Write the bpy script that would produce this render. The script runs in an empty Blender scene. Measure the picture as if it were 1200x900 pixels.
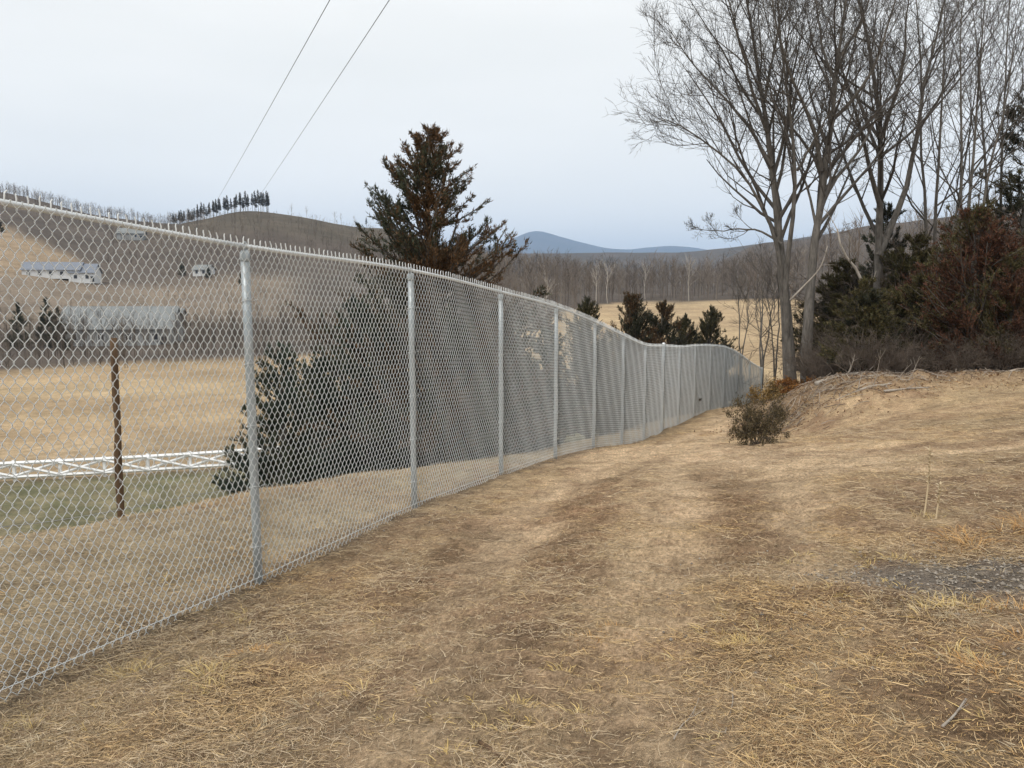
import bpy, math
import numpy as np
from mathutils import Vector

# ------------------------------------------------------------------ camera, sky, sun, exposure
sc = bpy.context.scene
EYE = 1.65
PITCH = math.atan(110 / 900)
cam_d = bpy.data.cameras.new('camera'); cam = bpy.data.objects.new('camera', cam_d)
sc.collection.objects.link(cam); sc.camera = cam
cam.location = (0, 0, EYE); cam.rotation_euler = (math.radians(90) - PITCH, 0, 0)
cam_d.sensor_width = 36; cam_d.lens = 27; cam_d.clip_start = 0.05; cam_d.clip_end = 60000

SUN_EL, SUN_AZ = math.radians(56), math.radians(215)      # azimuth clockwise from +Y
world = bpy.data.worlds.new('World'); sc.world = world; world.use_nodes = True
nt = world.node_tree; nt.nodes.clear()
def N(t, kind, **kw):
    n = t.nodes.new(kind)
    for k, v in kw.items(): setattr(n, k, v)
    return n
w_out = N(nt, 'ShaderNodeOutputWorld'); w_bg = N(nt, 'ShaderNodeBackground')
sky = N(nt, 'ShaderNodeTexSky', sky_type='NISHITA', sun_disc=False, sun_elevation=SUN_EL, sun_rotation=SUN_AZ)
tc = N(nt, 'ShaderNodeTexCoord'); mp = N(nt, 'ShaderNodeMapping'); mp.inputs['Scale'].default_value = (1.1, 1.1, 5.0)
cl = N(nt, 'ShaderNodeTexNoise'); cl.inputs['Scale'].default_value = 1.6; cl.inputs['Detail'].default_value = 5; cl.inputs['Roughness'].default_value = .5
rp = N(nt, 'ShaderNodeValToRGB')
rp.color_ramp.elements[0].position = .3; rp.color_ramp.elements[0].color = (.72, .725, .70, 1)
rp.color_ramp.elements[1].position = .72; rp.color_ramp.elements[1].color = (.805, .80, .77, 1)
sc10 = N(nt, 'ShaderNodeVectorMath', operation='SCALE'); sc10.inputs['Scale'].default_value = 9.9
mixs = N(nt, 'ShaderNodeMix', data_type='RGBA'); mixs.inputs['Factor'].default_value = .94
L = nt.links.new
L(tc.outputs['Generated'], mp.inputs['Vector']); L(mp.outputs['Vector'], cl.inputs['Vector']); L(cl.outputs['Fac'], rp.inputs['Fac'])
L(rp.outputs['Color'], sc10.inputs[0]); L(sky.outputs['Color'], mixs.inputs[6]); L(sc10.outputs['Vector'], mixs.inputs[7])
L(mixs.outputs[2], w_bg.inputs['Color']); w_bg.inputs['Strength'].default_value = .1
L(w_bg.outputs['Background'], w_out.inputs['Surface'])

sd = bpy.data.lights.new('sun', 'SUN'); sun = bpy.data.objects.new('sun', sd); sc.collection.objects.link(sun)
sd.energy = 1.5; sd.angle = math.radians(25); sd.color = (1, .955, .89)
to_sun = Vector((math.sin(SUN_AZ) * math.cos(SUN_EL), math.cos(SUN_AZ) * math.cos(SUN_EL), math.sin(SUN_EL)))
sun.rotation_euler = to_sun.to_track_quat('Z', 'Y').to_euler()
vs = sc.view_settings
vs.view_transform = 'Standard'; vs.look = 'None'; vs.exposure = 0.52; vs.gamma = 1; vs.use_curve_mapping = False
sc.cycles.use_denoising = True
sc.cycles.max_bounces = 6; sc.cycles.diffuse_bounces = 3; sc.cycles.glossy_bounces = 2; sc.cycles.volume_bounces = 2
sc.cycles.transparent_max_bounces = 8

# ------------------------------------------------------------------ numpy helpers
RNG = np.random.default_rng
def unit(v): return v / np.maximum(np.linalg.norm(v, axis=-1, keepdims=True), 1e-9)

def _hash(ix, iy, s):
    h = (ix.astype(np.int64) * 374761393 + iy.astype(np.int64) * 668265263 + s * 974634777) & 0x7fffffff
    h = ((h ^ (h >> 13)) * 1274126177) & 0x7fffffff
    return ((h ^ (h >> 16)) & 0xffff) / 65535.0
def vnoise(x, y, s=0):
    ix, iy = np.floor(x), np.floor(y); fx, fy = x - ix, y - iy
    fx = fx * fx * (3 - 2 * fx); fy = fy * fy * (3 - 2 * fy)
    a = _hash(ix, iy, s) * (1 - fx) + _hash(ix + 1, iy, s) * fx
    b = _hash(ix, iy + 1, s) * (1 - fx) + _hash(ix + 1, iy + 1, s) * fx
    return a * (1 - fy) + b * fy
def fbm(x, y, s=0, o=4, g=.5):
    r = 0; a = 1; t = 0
    for i in range(o):
        r = r + a * vnoise(x * 2 ** i + 17.3 * i, y * 2 ** i - 9.1 * i, s + i); t += a; a *= g
    return r / t
def sstep(a, b, x):
    t = np.clip((x - a) / (b - a), 0, 1); return t * t * (3 - 2 * t)
def lerp(a, b, t): return a * (1 - t) + b * t
def polydist(x, y, pts):
    d = np.full(np.shape(x), 1e9)
    for (ax, ay), (bx, by) in zip(pts[:-1], pts[1:]):
        dx, dy = bx - ax, by - ay
        t = np.clip(((x - ax) * dx + (y - ay) * dy) / (dx * dx + dy * dy + 1e-9), 0, 1)
        d = np.minimum(d, np.hypot(x - ax - t * dx, y - ay - t * dy))
    return d

def mesh_np(name, V, Q=None, T=None, col=None, smooth=True):
    me = bpy.data.meshes.new(name)
    V = np.asarray(V, np.float32).reshape(-1, 3)
    Q = np.zeros((0, 4), np.int32) if Q is None else np.asarray(Q, np.int32).reshape(-1, 4)
    T = np.zeros((0, 3), np.int32) if T is None else np.asarray(T, np.int32).reshape(-1, 3)
    loops = np.concatenate([Q.ravel(), T.ravel()]); nq, n3 = len(Q), len(T)
    me.vertices.add(len(V)); me.vertices.foreach_set('co', V.ravel())
    me.loops.add(len(loops)); me.loops.foreach_set('vertex_index', loops)
    me.polygons.add(nq + n3)
    st = np.concatenate([np.arange(nq) * 4, nq * 4 + np.arange(n3) * 3]).astype(np.int32)
    me.polygons.foreach_set('loop_start', st)
    me.polygons.foreach_set('use_smooth', np.full(nq + n3, smooth))
    me.update(calc_edges=True)
    if col is not None:
        at = me.color_attributes.new('Col', 'FLOAT_COLOR', 'POINT')
        c = np.ones((len(V), 4), np.float32); c[:, :3] = col
        at.data.foreach_set('color', c.ravel())
    return me

class MB:                                   # collects arrays of one mesh
    def __init__(s): s.V = []; s.Q = []; s.T = []; s.C = []; s.n = 0
    def add(s, V, Q=None, T=None, C=None):
        V = np.asarray(V, float).reshape(-1, 3)
        if Q is not None: s.Q.append(np.asarray(Q).reshape(-1, 4) + s.n)
        if T is not None: s.T.append(np.asarray(T).reshape(-1, 3) + s.n)
        if C is not None: s.C.append(np.broadcast_to(np.asarray(C, float), (len(V), 3)))
        s.V.append(V); s.n += len(V); return s
    def tubes(s, P, R, sides=4, cap=False, C=None):
        P = np.asarray(P, float); R = np.asarray(R, float)
        if P.ndim == 2: P = P[None]; R = np.broadcast_to(R, P.shape[:1] + (P.shape[1],)) if R.ndim < 2 else R
        B, M, _ = P.shape
        R = np.broadcast_to(R, (B, M))
        tan = np.empty_like(P); tan[:, 1:-1] = P[:, 2:] - P[:, :-2]; tan[:, 0] = P[:, 1] - P[:, 0]; tan[:, -1] = P[:, -1] - P[:, -2]
        tan = unit(tan)
        md = np.abs(unit(P[:, -1] - P[:, 0]))
        ref = np.eye(3)[np.argmin(md, axis=1)][:, None, :]
        a = unit(np.cross(tan, ref)); b = np.cross(tan, a)
        an = np.arange(sides) * 2 * np.pi / sides
        V = P[:, :, None] + R[:, :, None, None] * (a[:, :, None] * np.cos(an)[:, None] + b[:, :, None] * np.sin(an)[:, None])
        i = np.arange(B)[:, None, None] * M * sides + np.arange(M - 1)[None, :, None] * sides
        k = np.arange(sides)[None, None]; k2 = (k + 1) % sides
        Q = np.stack([i + k, i + k2, i + sides + k2, i + sides + k], -1)
        T = None
        if cap and sides >= 3:
            T = []
            for b_ in range(B):
                for e in (0, M - 1):
                    o = (b_ * M + e) * sides
                    for j in range(1, sides - 1): T.append((o, o + j, o + j + 1) if e else (o, o + j + 1, o + j))
        cc = None
        if C is not None: cc = np.repeat(np.broadcast_to(C, (B, 3)), M * sides, 0)
        return s.add(V, Q, T, cc)
    def box(s, c, d, rz=0, C=None):
        x, y, z = np.array(d) / 2
        v = np.array([(-x,-y,-z),(x,-y,-z),(x,y,-z),(-x,y,-z),(-x,-y,z),(x,-y,z),(x,y,z),(-x,y,z)])
        r = np.array([[math.cos(rz), -math.sin(rz), 0], [math.sin(rz), math.cos(rz), 0], [0, 0, 1]])
        return s.add(v @ r.T + np.array(c), [(0,3,2,1),(4,5,6,7),(0,1,5,4),(1,2,6,5),(2,3,7,6),(3,0,4,7)], None, C)
    def mesh(s, name, smooth=True):
        return mesh_np(name, np.concatenate(s.V), np.concatenate(s.Q) if s.Q else None, np.concatenate(s.T) if s.T else None,
                       np.concatenate(s.C) if s.C else None, smooth)

def tag(o, label=None, cat=None, group=None, kind=None):
    if label: o['label'] = label
    if cat: o['category'] = cat
    if group: o['group'] = group
    if kind: o['kind'] = kind
    return o
def obj(name, me, mat=None, parent=None):
    o = bpy.data.objects.new(name, me); sc.collection.objects.link(o)
    if mat is not None and me is not None and len(me.materials) == 0: me.materials.append(mat)
    o.parent = parent
    return o
def empty(name, loc=(0, 0, 0), rz=0):
    o = bpy.data.objects.new(name, None); sc.collection.objects.link(o); o.location = loc; o.rotation_euler.z = rz
    o.empty_display_size = .2
    return o
def copy_tree(o, parent=None):
    c = o.copy(); sc.collection.objects.link(c); c.parent = parent
    for ch in o.children: copy_tree(ch, c)
    return c

# ------------------------------------------------------------------ materials
def mat_new(name):
    m = bpy.data.materials.new(name); m.use_nodes = True
    t = m.node_tree; p = t.nodes['Principled BSDF']; return m, t, p
def mat_col(name, rough=.9, spec=.2, noise=None, amp=.35, bump=0, bscale=60, trans=0):
    """colour from the 'Col' attribute varied by a fine noise"""
    m, t, p = mat_new(name); l = t.links.new
    a = N(t, 'ShaderNodeAttribute', attribute_name='Col'); c = a.outputs['Color']
    if noise:
        g = N(t, 'ShaderNodeTexCoord'); n = N(t, 'ShaderNodeTexNoise'); n.inputs['Scale'].default_value = noise; n.inputs['Detail'].default_value = 6; n.inputs['Roughness'].default_value = .65
        l(g.outputs['Object'], n.inputs['Vector'])
        r = N(t, 'ShaderNodeMapRange'); r.inputs['From Min'].default_value = .25; r.inputs['From Max'].default_value = .75; r.inputs['To Min'].default_value = 1 - amp; r.inputs['To Max'].default_value = 1 + amp
        l(n.outputs['Fac'], r.inputs['Value'])
        x = N(t, 'ShaderNodeVectorMath', operation='SCALE'); l(c, x.inputs[0]); l(r.outputs['Result'], x.inputs['Scale']); c = x.outputs['Vector']
        if bump:
            n2 = N(t, 'ShaderNodeTexNoise'); n2.inputs['Scale'].default_value = bscale; n2.inputs['Detail'].default_value = 5; l(g.outputs['Object'], n2.inputs['Vector'])
            b = N(t, 'ShaderNodeBump'); b.inputs['Strength'].default_value = bump; b.inputs['Distance'].default_value = .02
            l(n2.outputs['Fac'], b.inputs['Height']); l(b.outputs['Normal'], p.inputs['Normal'])
    l(c, p.inputs['Base Color']); p.inputs['Roughness'].default_value = rough; p.inputs['Specular IOR Level'].default_value = spec
    return m
def mat_plain(name, col, rough=.7, metal=0, spec=.3, noise=None, col2=None, scale=(1, 1, 1), bump=0, dist=.01):
    m, t, p = mat_new(name); l = t.links.new
    p.inputs['Base Color'].default_value = (*col, 1); p.inputs['Roughness'].default_value = rough; p.inputs['Metallic'].default_value = metal; p.inputs['Specular IOR Level'].default_value = spec
    if noise:
        g = N(t, 'ShaderNodeTexCoord'); mpn = N(t, 'ShaderNodeMapping'); mpn.inputs['Scale'].default_value = scale
        n = N(t, 'ShaderNodeTexNoise'); n.inputs['Scale'].default_value = noise; n.inputs['Detail'].default_value = 6; n.inputs['Roughness'].default_value = .65
        r = N(t, 'ShaderNodeValToRGB'); r.color_ramp.elements[0].position = .32; r.color_ramp.elements[1].position = .68
        r.color_ramp.elements[0].color = (*col, 1); r.color_ramp.elements[1].color = (*(col2 or col), 1)
        l(g.outputs['Object'], mpn.inputs['Vector']); l(mpn.outputs['Vector'], n.inputs['Vector']); l(n.outputs['Fac'], r.inputs['Fac']); l(r.outputs['Color'], p.inputs['Base Color'])
        if bump:
            b = N(t, 'ShaderNodeBump'); b.inputs['Strength'].default_value = bump; b.inputs['Distance'].default_value = dist
            l(n.outputs['Fac'], b.inputs['Height']); l(b.outputs['Normal'], p.inputs['Normal'])
    return m
M = dict(
    galv=mat_plain('galvanised_wire', (.78, .81, .815), .5, .15, .5),
    post=mat_plain('galvanised_post', (.34, .38, .40), .45, .45, .5, 14, (.46, .50, .52), (1, 1, .4)),
    rail=mat_plain('galvanised_rail', (.66, .68, .69), .4, .4, .5, 9, (.70, .73, .74)),
    bark=mat_plain('bark_grey_brown', (.080, .073, .065), .9, 0, .2, 9, (.215, .195, .172), (1, 1, .22), .9, .03),
    twig=mat_plain('twig_grey_brown', (.080, .072, .065), .9, 0, .15, 3, (.14, .126, .113)),
    darktwig=mat_plain('brush_twig', (.075, .060, .050), .9, 0, .15, 1.2, (.18, .145, .118)),
    palewood=mat_plain('weathered_pale_wood', (.26, .22, .18), .85, 0, .2, 12, (.42, .38, .33), (1, 1, .3), .6, .01),
    leaf=mat_col('evergreen_foliage', .75, .2),
    straw=mat_col('dry_straw', .8, .25),
    oldwood=mat_plain('old_post_wood', (.065, .042, .026), .9, 0, .15, 14, (.15, .095, .056), (1, 1, .15), .8, .012),
    white=mat_plain('white_board', (.78, .79, .80), .6, 0, .3, 5, (.86, .87, .87)),
    wire=mat_plain('thin_steel_wire', (.33, .33, .32), .5, .5, .4),
    cable=mat_plain('power_cable', (.16, .165, .17), .6, .3, .3),
    farwood=mat_col('far_bare_woods', .95, .05),
    stone=mat_col('gravel_stone', .9, .25, 40, .25),
    siding=mat_plain('white_siding', (.55, .56, .57), .7, 0, .2, 1.5, (.66, .67, .67)),
    slate=mat_plain('grey_shingles', (.16, .18, .22), .8, 0, .2, 2, (.24, .26, .30)),
    metalroof=mat_plain('pale_metal_roof', (.17, .18, .182), .6, .1, .3, .5, (.25, .265, .267)),
    barnwall=mat_plain('grey_barn_boards', (.24, .25, .25), .8, 0, .2, 1.5, (.36, .37, .37), (1, 1, .2)),
    glass=mat_plain('dark_window_glass', (.03, .035, .045), .15, 0, .5),
    pole=mat_plain('pole_wood', (.10, .08, .065), .9, 0, .2),
)

# ------------------------------------------------------------------ terrain (heights relative to the eye, then shifted)
f_px = 900.0
def ray(px, py):
    u, v = (px - 600) / f_px, (py - 450) / f_px
    d = np.array([u, math.cos(PITCH) - v * math.sin(PITCH), -math.sin(PITCH) - v * math.cos(PITCH)])
    return d / d[1]
def at(px, py, Z):
    d = ray(px, py) * Z; d[2] += EYE; return d

H_F = 3.05                                                  # fence height, posts 3.05 m apart
POST = [(-5.45, -1.9, .80), (-4.40, .96, .72), (-3.35, 3.83, .61), (-2.30, 6.70, .41), (-1.25, 9.57, .28), (-.18, 12.43, .01), (.88, 15.29, -.29),
        (1.96, 18.15, -.71), (3.05, 21.0, -1.20), (4.15, 23.85, -1.66), (5.28, 26.7, -1.89), (6.45, 29.5, -2.13), (7.72, 32.28, -2.28),
        (9.07, 35.0, -2.47), (10.47, 37.7, -2.75), (11.9, 40.4, -3.26), (13.4, 43.05, -4.0), (14.95, 45.7, -4.66)]
ctrl = [(x, y, z - H_F) for x, y, z in POST]
ctrl += [(0, 0, -1.65), (2, -4, -1.3), (-2, 0, -2.0), (5, 0, -1.15), (10, 0, -.7), (0, 4, -2.02), (3, 4, -1.7), (7, 4, -1.3), (14, 2, -.5),
         (1, 8, -2.33), (4, 8, -2.05), (8, 8, -1.72), (14, 8, -1.25), (3, 12, -2.68), (7, 12, -2.42), (12, 12, -2.0), (18, 12, -1.5),
         (4, 16, -3.22), (7, 16, -3.05), (10, 16, -2.75), (14, 16, -2.3), (5, 20, -3.95), (6.6, 22, -4.2), (6.3, 24, -4.5), (7.6, 28, -4.9), (9, 32, -5.2), (10.8, 36, -5.65),
         (12.9, 40, -6.35), (16.5, 45, -7.6), (8.2, 25.6, -4.65), (9.3, 25.4, -3.6), (8.7, 24.3, -4.35), (9.5, 23.6, -3.5), (8.4, 22.4, -4.15), (11, 27, -3.25), (10.2, 22, -3.1), (12, 22, -2.85), (16, 22, -2.35),
         (8.4, 20.3, -3.72), (14, 27, -3.1), (20, 27, -2.5), (12.8, 33, -3.95), (11.2, 31, -4.5), (18, 33, -3.3), (25, 33, -2.6), (30, 20, -1.0), (13.8, 38, -5.0),
         (20, 45, -5.6), (30, 45, -3.6), (22, 55, -7.5), (40, 55, -3), (40, 20, 0), (40, 0, 1.5), (20, -20, 1), (0, -30, 0), (-20, -30, -2), (-40, -10, -8), (40, -30, 3),
         (-5.6, 9.2, -2.95), (-4.4, 11, -3.05), (-6.3, 8.0, -2.75), (-7.4, 5.5, -2.75), (-8, 2, -2.9), (-3.2, 14, -3.5), (-2, 18, -4.3), (-.4, 22, -4.9), (1.8, 26.5, -5.4), (4, 31, -5.9), (7, 36, -6.2),
         (10, 41, -7.0), (-8, 11, -4.6), (-7, 15, -5.6), (-11, 7, -5.4), (-6, 22, -7.2), (-4, 30, -8.0), (-1, 38, -8.4), (5, 45, -8.3), (-14, 14, -8.6), (-16, 22, -10.8), (-12, 32, -10.8), (-20, 36, -12), (-31, 40, -12), (-30, 25, -11.5), (-22, 10, -9.8),
         (-10, 50, -11), (-25, 52, -12), (0, 58, -9.8), (14, 58, -8.9), (-40, 45, -12), (-45, 20, -12), (-45, 0, -10.5)]
ctrl = np.array(ctrl, float)
def _tps(r2): return .5 * r2 * np.log(r2 + 1e-9)
_d2 = ((ctrl[:, None, :2] - ctrl[None, :, :2]) ** 2).sum(-1)
_n = len(ctrl); _A = np.zeros((_n + 3, _n + 3)); _A[:_n, :_n] = _tps(_d2) + .03 * np.eye(_n)
_A[:_n, _n] = 1; _A[:_n, _n + 1:] = ctrl[:, :2]; _A[_n:, :_n] = _A[:_n, _n:].T
_w = np.linalg.solve(_A, np.concatenate([ctrl[:, 2], np.zeros(3)]))
def near_h(x, y):
    x = np.asarray(x, float); y = np.asarray(y, float); sh = x.shape; x = x.ravel(); y = y.ravel()
    r = _w[_n] + _w[_n + 1] * x + _w[_n + 2] * y
    for i in range(_n): r = r + _w[i] * _tps((x - ctrl[i, 0]) ** 2 + (y - ctrl[i, 1]) ** 2)
    return r.reshape(sh)
_TH = np.array([-180, -120, -90, -45, -33.7, -26.6, -18.4, -9.5, 0, 6.3, 12.5, 18.4, 26, 33.7, 60, 110, 180.])
_RR = np.log([50, 65, 120, 200, 300, 400, 620, 850, 1500, 3000, 30000.])
_TB = np.array([
    [4, 5, 8, 10, 12, 15, 20, 25, 20, 0, -30], [-8, -9, -10, -8, -6, 0, 10, 20, 10, 0, -30], [-11, -11, -11, -10, -6, 0, 12, 25, 15, 0, -30],
    [-12, -12, -12, -12, 0, 20, 62, 90, 50, 0, -30], [-12, -12, -12, -12.5, -2, 14, 58, 88, 50, 0, -30], [-12, -12, -12, -12.5, -4, 9, 44, 70, 40, 0, -30],
    [-12, -12, -12, -11, -1, 14, 60, 48, 20, 0, -30], [-11.5, -11.5, -11, -10, -2, 12, 48, 40, 10, 0, -30], [-10, -10, -9.5, -8.5, -5, -1, 10, 22, 20, 0, -30],
    [-9.3, -9.5, -9, -8, -5.5, -3, 0, 4, 20, 0, -30], [-9, -9.5, -9.5, -8.5, -6, -2.5, 0, 4, 25, 0, -30], [-8, -8.5, -9, -8, -5.5, 0, 12, 35, 85, 0, -30],
    [-6, -6, -4, 0, 6, 12, 30, 60, 110, 0, -30], [-3.2, -3, 0, 4, 8, 15, 40, 75, 120, 0, -30], [.5, 1, 4, 8, 12, 20, 40, 60, 60, 0, -30], [3, 4, 7, 9, 12, 18, 30, 40, 40, 0, -30], [4, 5, 8, 10, 12, 15, 20, 25, 20, 0, -30]], float)
def far_h(x, y):
    th = np.degrees(np.arctan2(x, y)); lr = np.clip(np.log(np.hypot(x, y) + 1e-6), _RR[0], _RR[-1] - 1e-6)
    i = np.clip(np.searchsorted(_TH, th, side='right') - 1, 0, len(_TH) - 2); j = np.clip(np.searchsorted(_RR, lr, side='right') - 1, 0, len(_RR) - 2)
    a = (th - _TH[i]) / (_TH[i + 1] - _TH[i]); b = (lr - _RR[j]) / (_RR[j + 1] - _RR[j])
    a = a * a * (3 - 2 * a)
    v = lerp(lerp(_TB[i, j], _TB[i + 1, j], a), lerp(_TB[i, j + 1], _TB[i + 1, j + 1], a), b)
    r = np.hypot(x, y)
    return v + sstep(250, 700, r) * (fbm(x / 120, y / 120, 5, 4) - .5) * 16 * sstep(4000, 1500, r)
def base_h(x, y):
    x = np.asarray(x, float); y = np.asarray(y, float)
    r = np.hypot(x, y); t = sstep(44, 62, r)
    h = np.empty(x.shape); n = r < 62; f = r > 44
    hn = np.zeros(x.shape); hf = np.zeros(x.shape)
    if n.any(): hn[n] = near_h(x[n], y[n])
    if f.any(): hf[f] = far_h(x[f], y[f])
    return lerp(hn, hf, t) + EYE
def G(px, py, rmax=120.):
    """where the line of sight through that point of the picture meets the ground"""
    d = ray(px, py); Z = np.geomspace(1.2, rmax, 900)
    below = (EYE + d[2] * Z) < base_h(d[0] * Z, Z)
    i = int(np.argmax(below)) if below.any() else len(Z) - 1
    z = Z[i]; return np.array([d[0] * z, z])

# wheel tracks worn into the slope
TRK = [[G(*p) for p in L_] for L_ in (
    [(845, 487), (815, 508), (765, 528), (700, 548), (650, 572), (600, 610), (555, 670), (500, 770), (440, 890)],
    [(868, 484), (850, 505), (815, 525), (790, 550), (797, 580), (790, 625), (772, 690), (745, 790), (720, 900)],
    [(905, 530), (925, 560), (935, 615), (950, 660)])]
CROSS = [[G(*p) for p in L_] for L_ in ([(1290, 512), (1200, 520), (1080, 531), (960, 546), (860, 540), (760, 532)], [(1290, 536), (1200, 543), (1090, 550), (980, 552), (900, 536), (840, 528)])]
DARK = [[G(*p) for p in L_] for L_ in ([(705, 555), (660, 590), (640, 650)], [(850, 548), (862, 590), (885, 650)], [(560, 640), (520, 690)])]
FLINE = [(x, y) for x, y, z in POST]
def side_of_fence(x, y):                                    # signed distance to the fence line, negative on the valley side
    d = np.full(np.shape(x), 1e9); s = np.zeros(np.shape(x))
    for (ax, ay), (bx, by) in zip(FLINE[:-1], FLINE[1:]):
        dx, dy = bx - ax, by - ay; l2 = dx * dx + dy * dy
        t = np.clip(((x - ax) * dx + (y - ay) * dy) / l2, 0, 1)
        q = np.hypot(x - ax - t * dx, y - ay - t * dy); c = ((x - ax) * dy - (y - ay) * dx) / math.sqrt(l2)
        m = q < d; d = np.where(m, q, d); s = np.where(m, np.sign(c), s)
    return d * s
GRAV = G(1165, 672)
def gravel_mask(x, y):
    a, b = x - GRAV[0], y - GRAV[1]
    d = np.hypot((a * .93 - b * .2) / 1.0, (b * .95 + a * .25) / .42) + (fbm(x * 2.2, y * 2.2, 61) - .5) * .7
    return sstep(1.35, .55, d) * sstep(.2, .5, fbm(x * 6, y * 6, 62, 3) + .25)
def track_masks(x, y):
    w = (fbm(x * 1.6, y * 1.6, 31, 5, .6) - .5)
    sand = np.zeros(np.shape(x)); dark = np.zeros(np.shape(x))
    for t in TRK: sand = np.maximum(sand, sstep(.62, .05, polydist(x, y, t) + w * .9))
    for t in CROSS: sand = np.maximum(sand, sstep(.5, .05, polydist(x, y, t) + w * .8))
    crest = sstep(3.2, .8, polydist(x, y, [G(700, 532), G(800, 528), G(900, 533)]) + w * 2.5); sand = np.maximum(sand, crest * .8)
    for t in DARK: dark = np.maximum(dark, sstep(.75, .15, polydist(x, y, t) + w * .8))
    return sand, dark
def micro(x, y):
    r = np.hypot(x, y); s, d = track_masks(x, y)
    u = x * .35 + y * .937                                   # along the lane
    cle = np.sin(u * 2 * np.pi / .21 + (fbm(x * 1.5, y * 1.5, 3) - .5) * 4)
    lane = np.clip(np.maximum(s, d) + sstep(3.2, 1.5, np.abs(polydist(x, y, TRK[0]) - .8)) * .35, 0, 1)
    k = sstep(26, 14, r)
    br = sstep(.35, .65, fbm(x * .8, y * .8, 44))
    h = (fbm(x * 1.1, y * 1.1, 7, 3) - .5) * .12 + (fbm(x * 5, y * 5, 8, 4, .6) - .5) * .075
    bk = sstep(3.0, .6, polydist(x, y, [(8.4, 25.2), (10.2, 24.6), (12, 23.2), (15, 22), (20, 21)])) * (fbm(x * 1.8, y * 1.8, 15, 4) - .45) * .42
    return bk + k * (h + cle * .026 * lane * br - .05 * s - .045 * d) + (1 - k) * sstep(120, 25, r) * (fbm(x * .7, y * .7, 9) - .5) * .25
def ground_h(x, y): return base_h(x, y) + micro(np.asarray(x, float), np.asarray(y, float))

th_f = np.radians(np.linspace(-41, 41, 290)); th_b = np.radians(np.linspace(41, 319, 70))[1:-1]
TH = np.concatenate([th_f, th_b])
RAD = np.concatenate([np.linspace(.25, 1.8, 16)[:-1], np.geomspace(1.8, 23, 390)[:-1], np.geomspace(23, 75, 110)[:-1], np.geomspace(75, 30000, 120)])
gx = RAD[:, None] * np.sin(TH)[None]; gy = RAD[:, None] * np.cos(TH)[None]
gz = ground_h(gx, gy)
nr, ncx = gx.shape
i0 = np.arange(nr - 1)[:, None] * ncx; j0 = np.arange(ncx)[None]; j1 = (j0 + 1) % ncx
Q = np.stack([i0 + j0, i0 + j1, i0 + ncx + j1, i0 + ncx + j0], -1)[..., ::-1]
V = np.stack([gx, gy, gz], -1).reshape(-1, 3); V = np.concatenate([V, [[0, 0, float(ground_h(np.array([0.]), np.array([0.]))[0])]]])
Tc = np.stack([np.full(ncx, len(V) - 1), np.arange(ncx), (np.arange(ncx) + 1) % ncx], -1)[:, ::-1]

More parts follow.
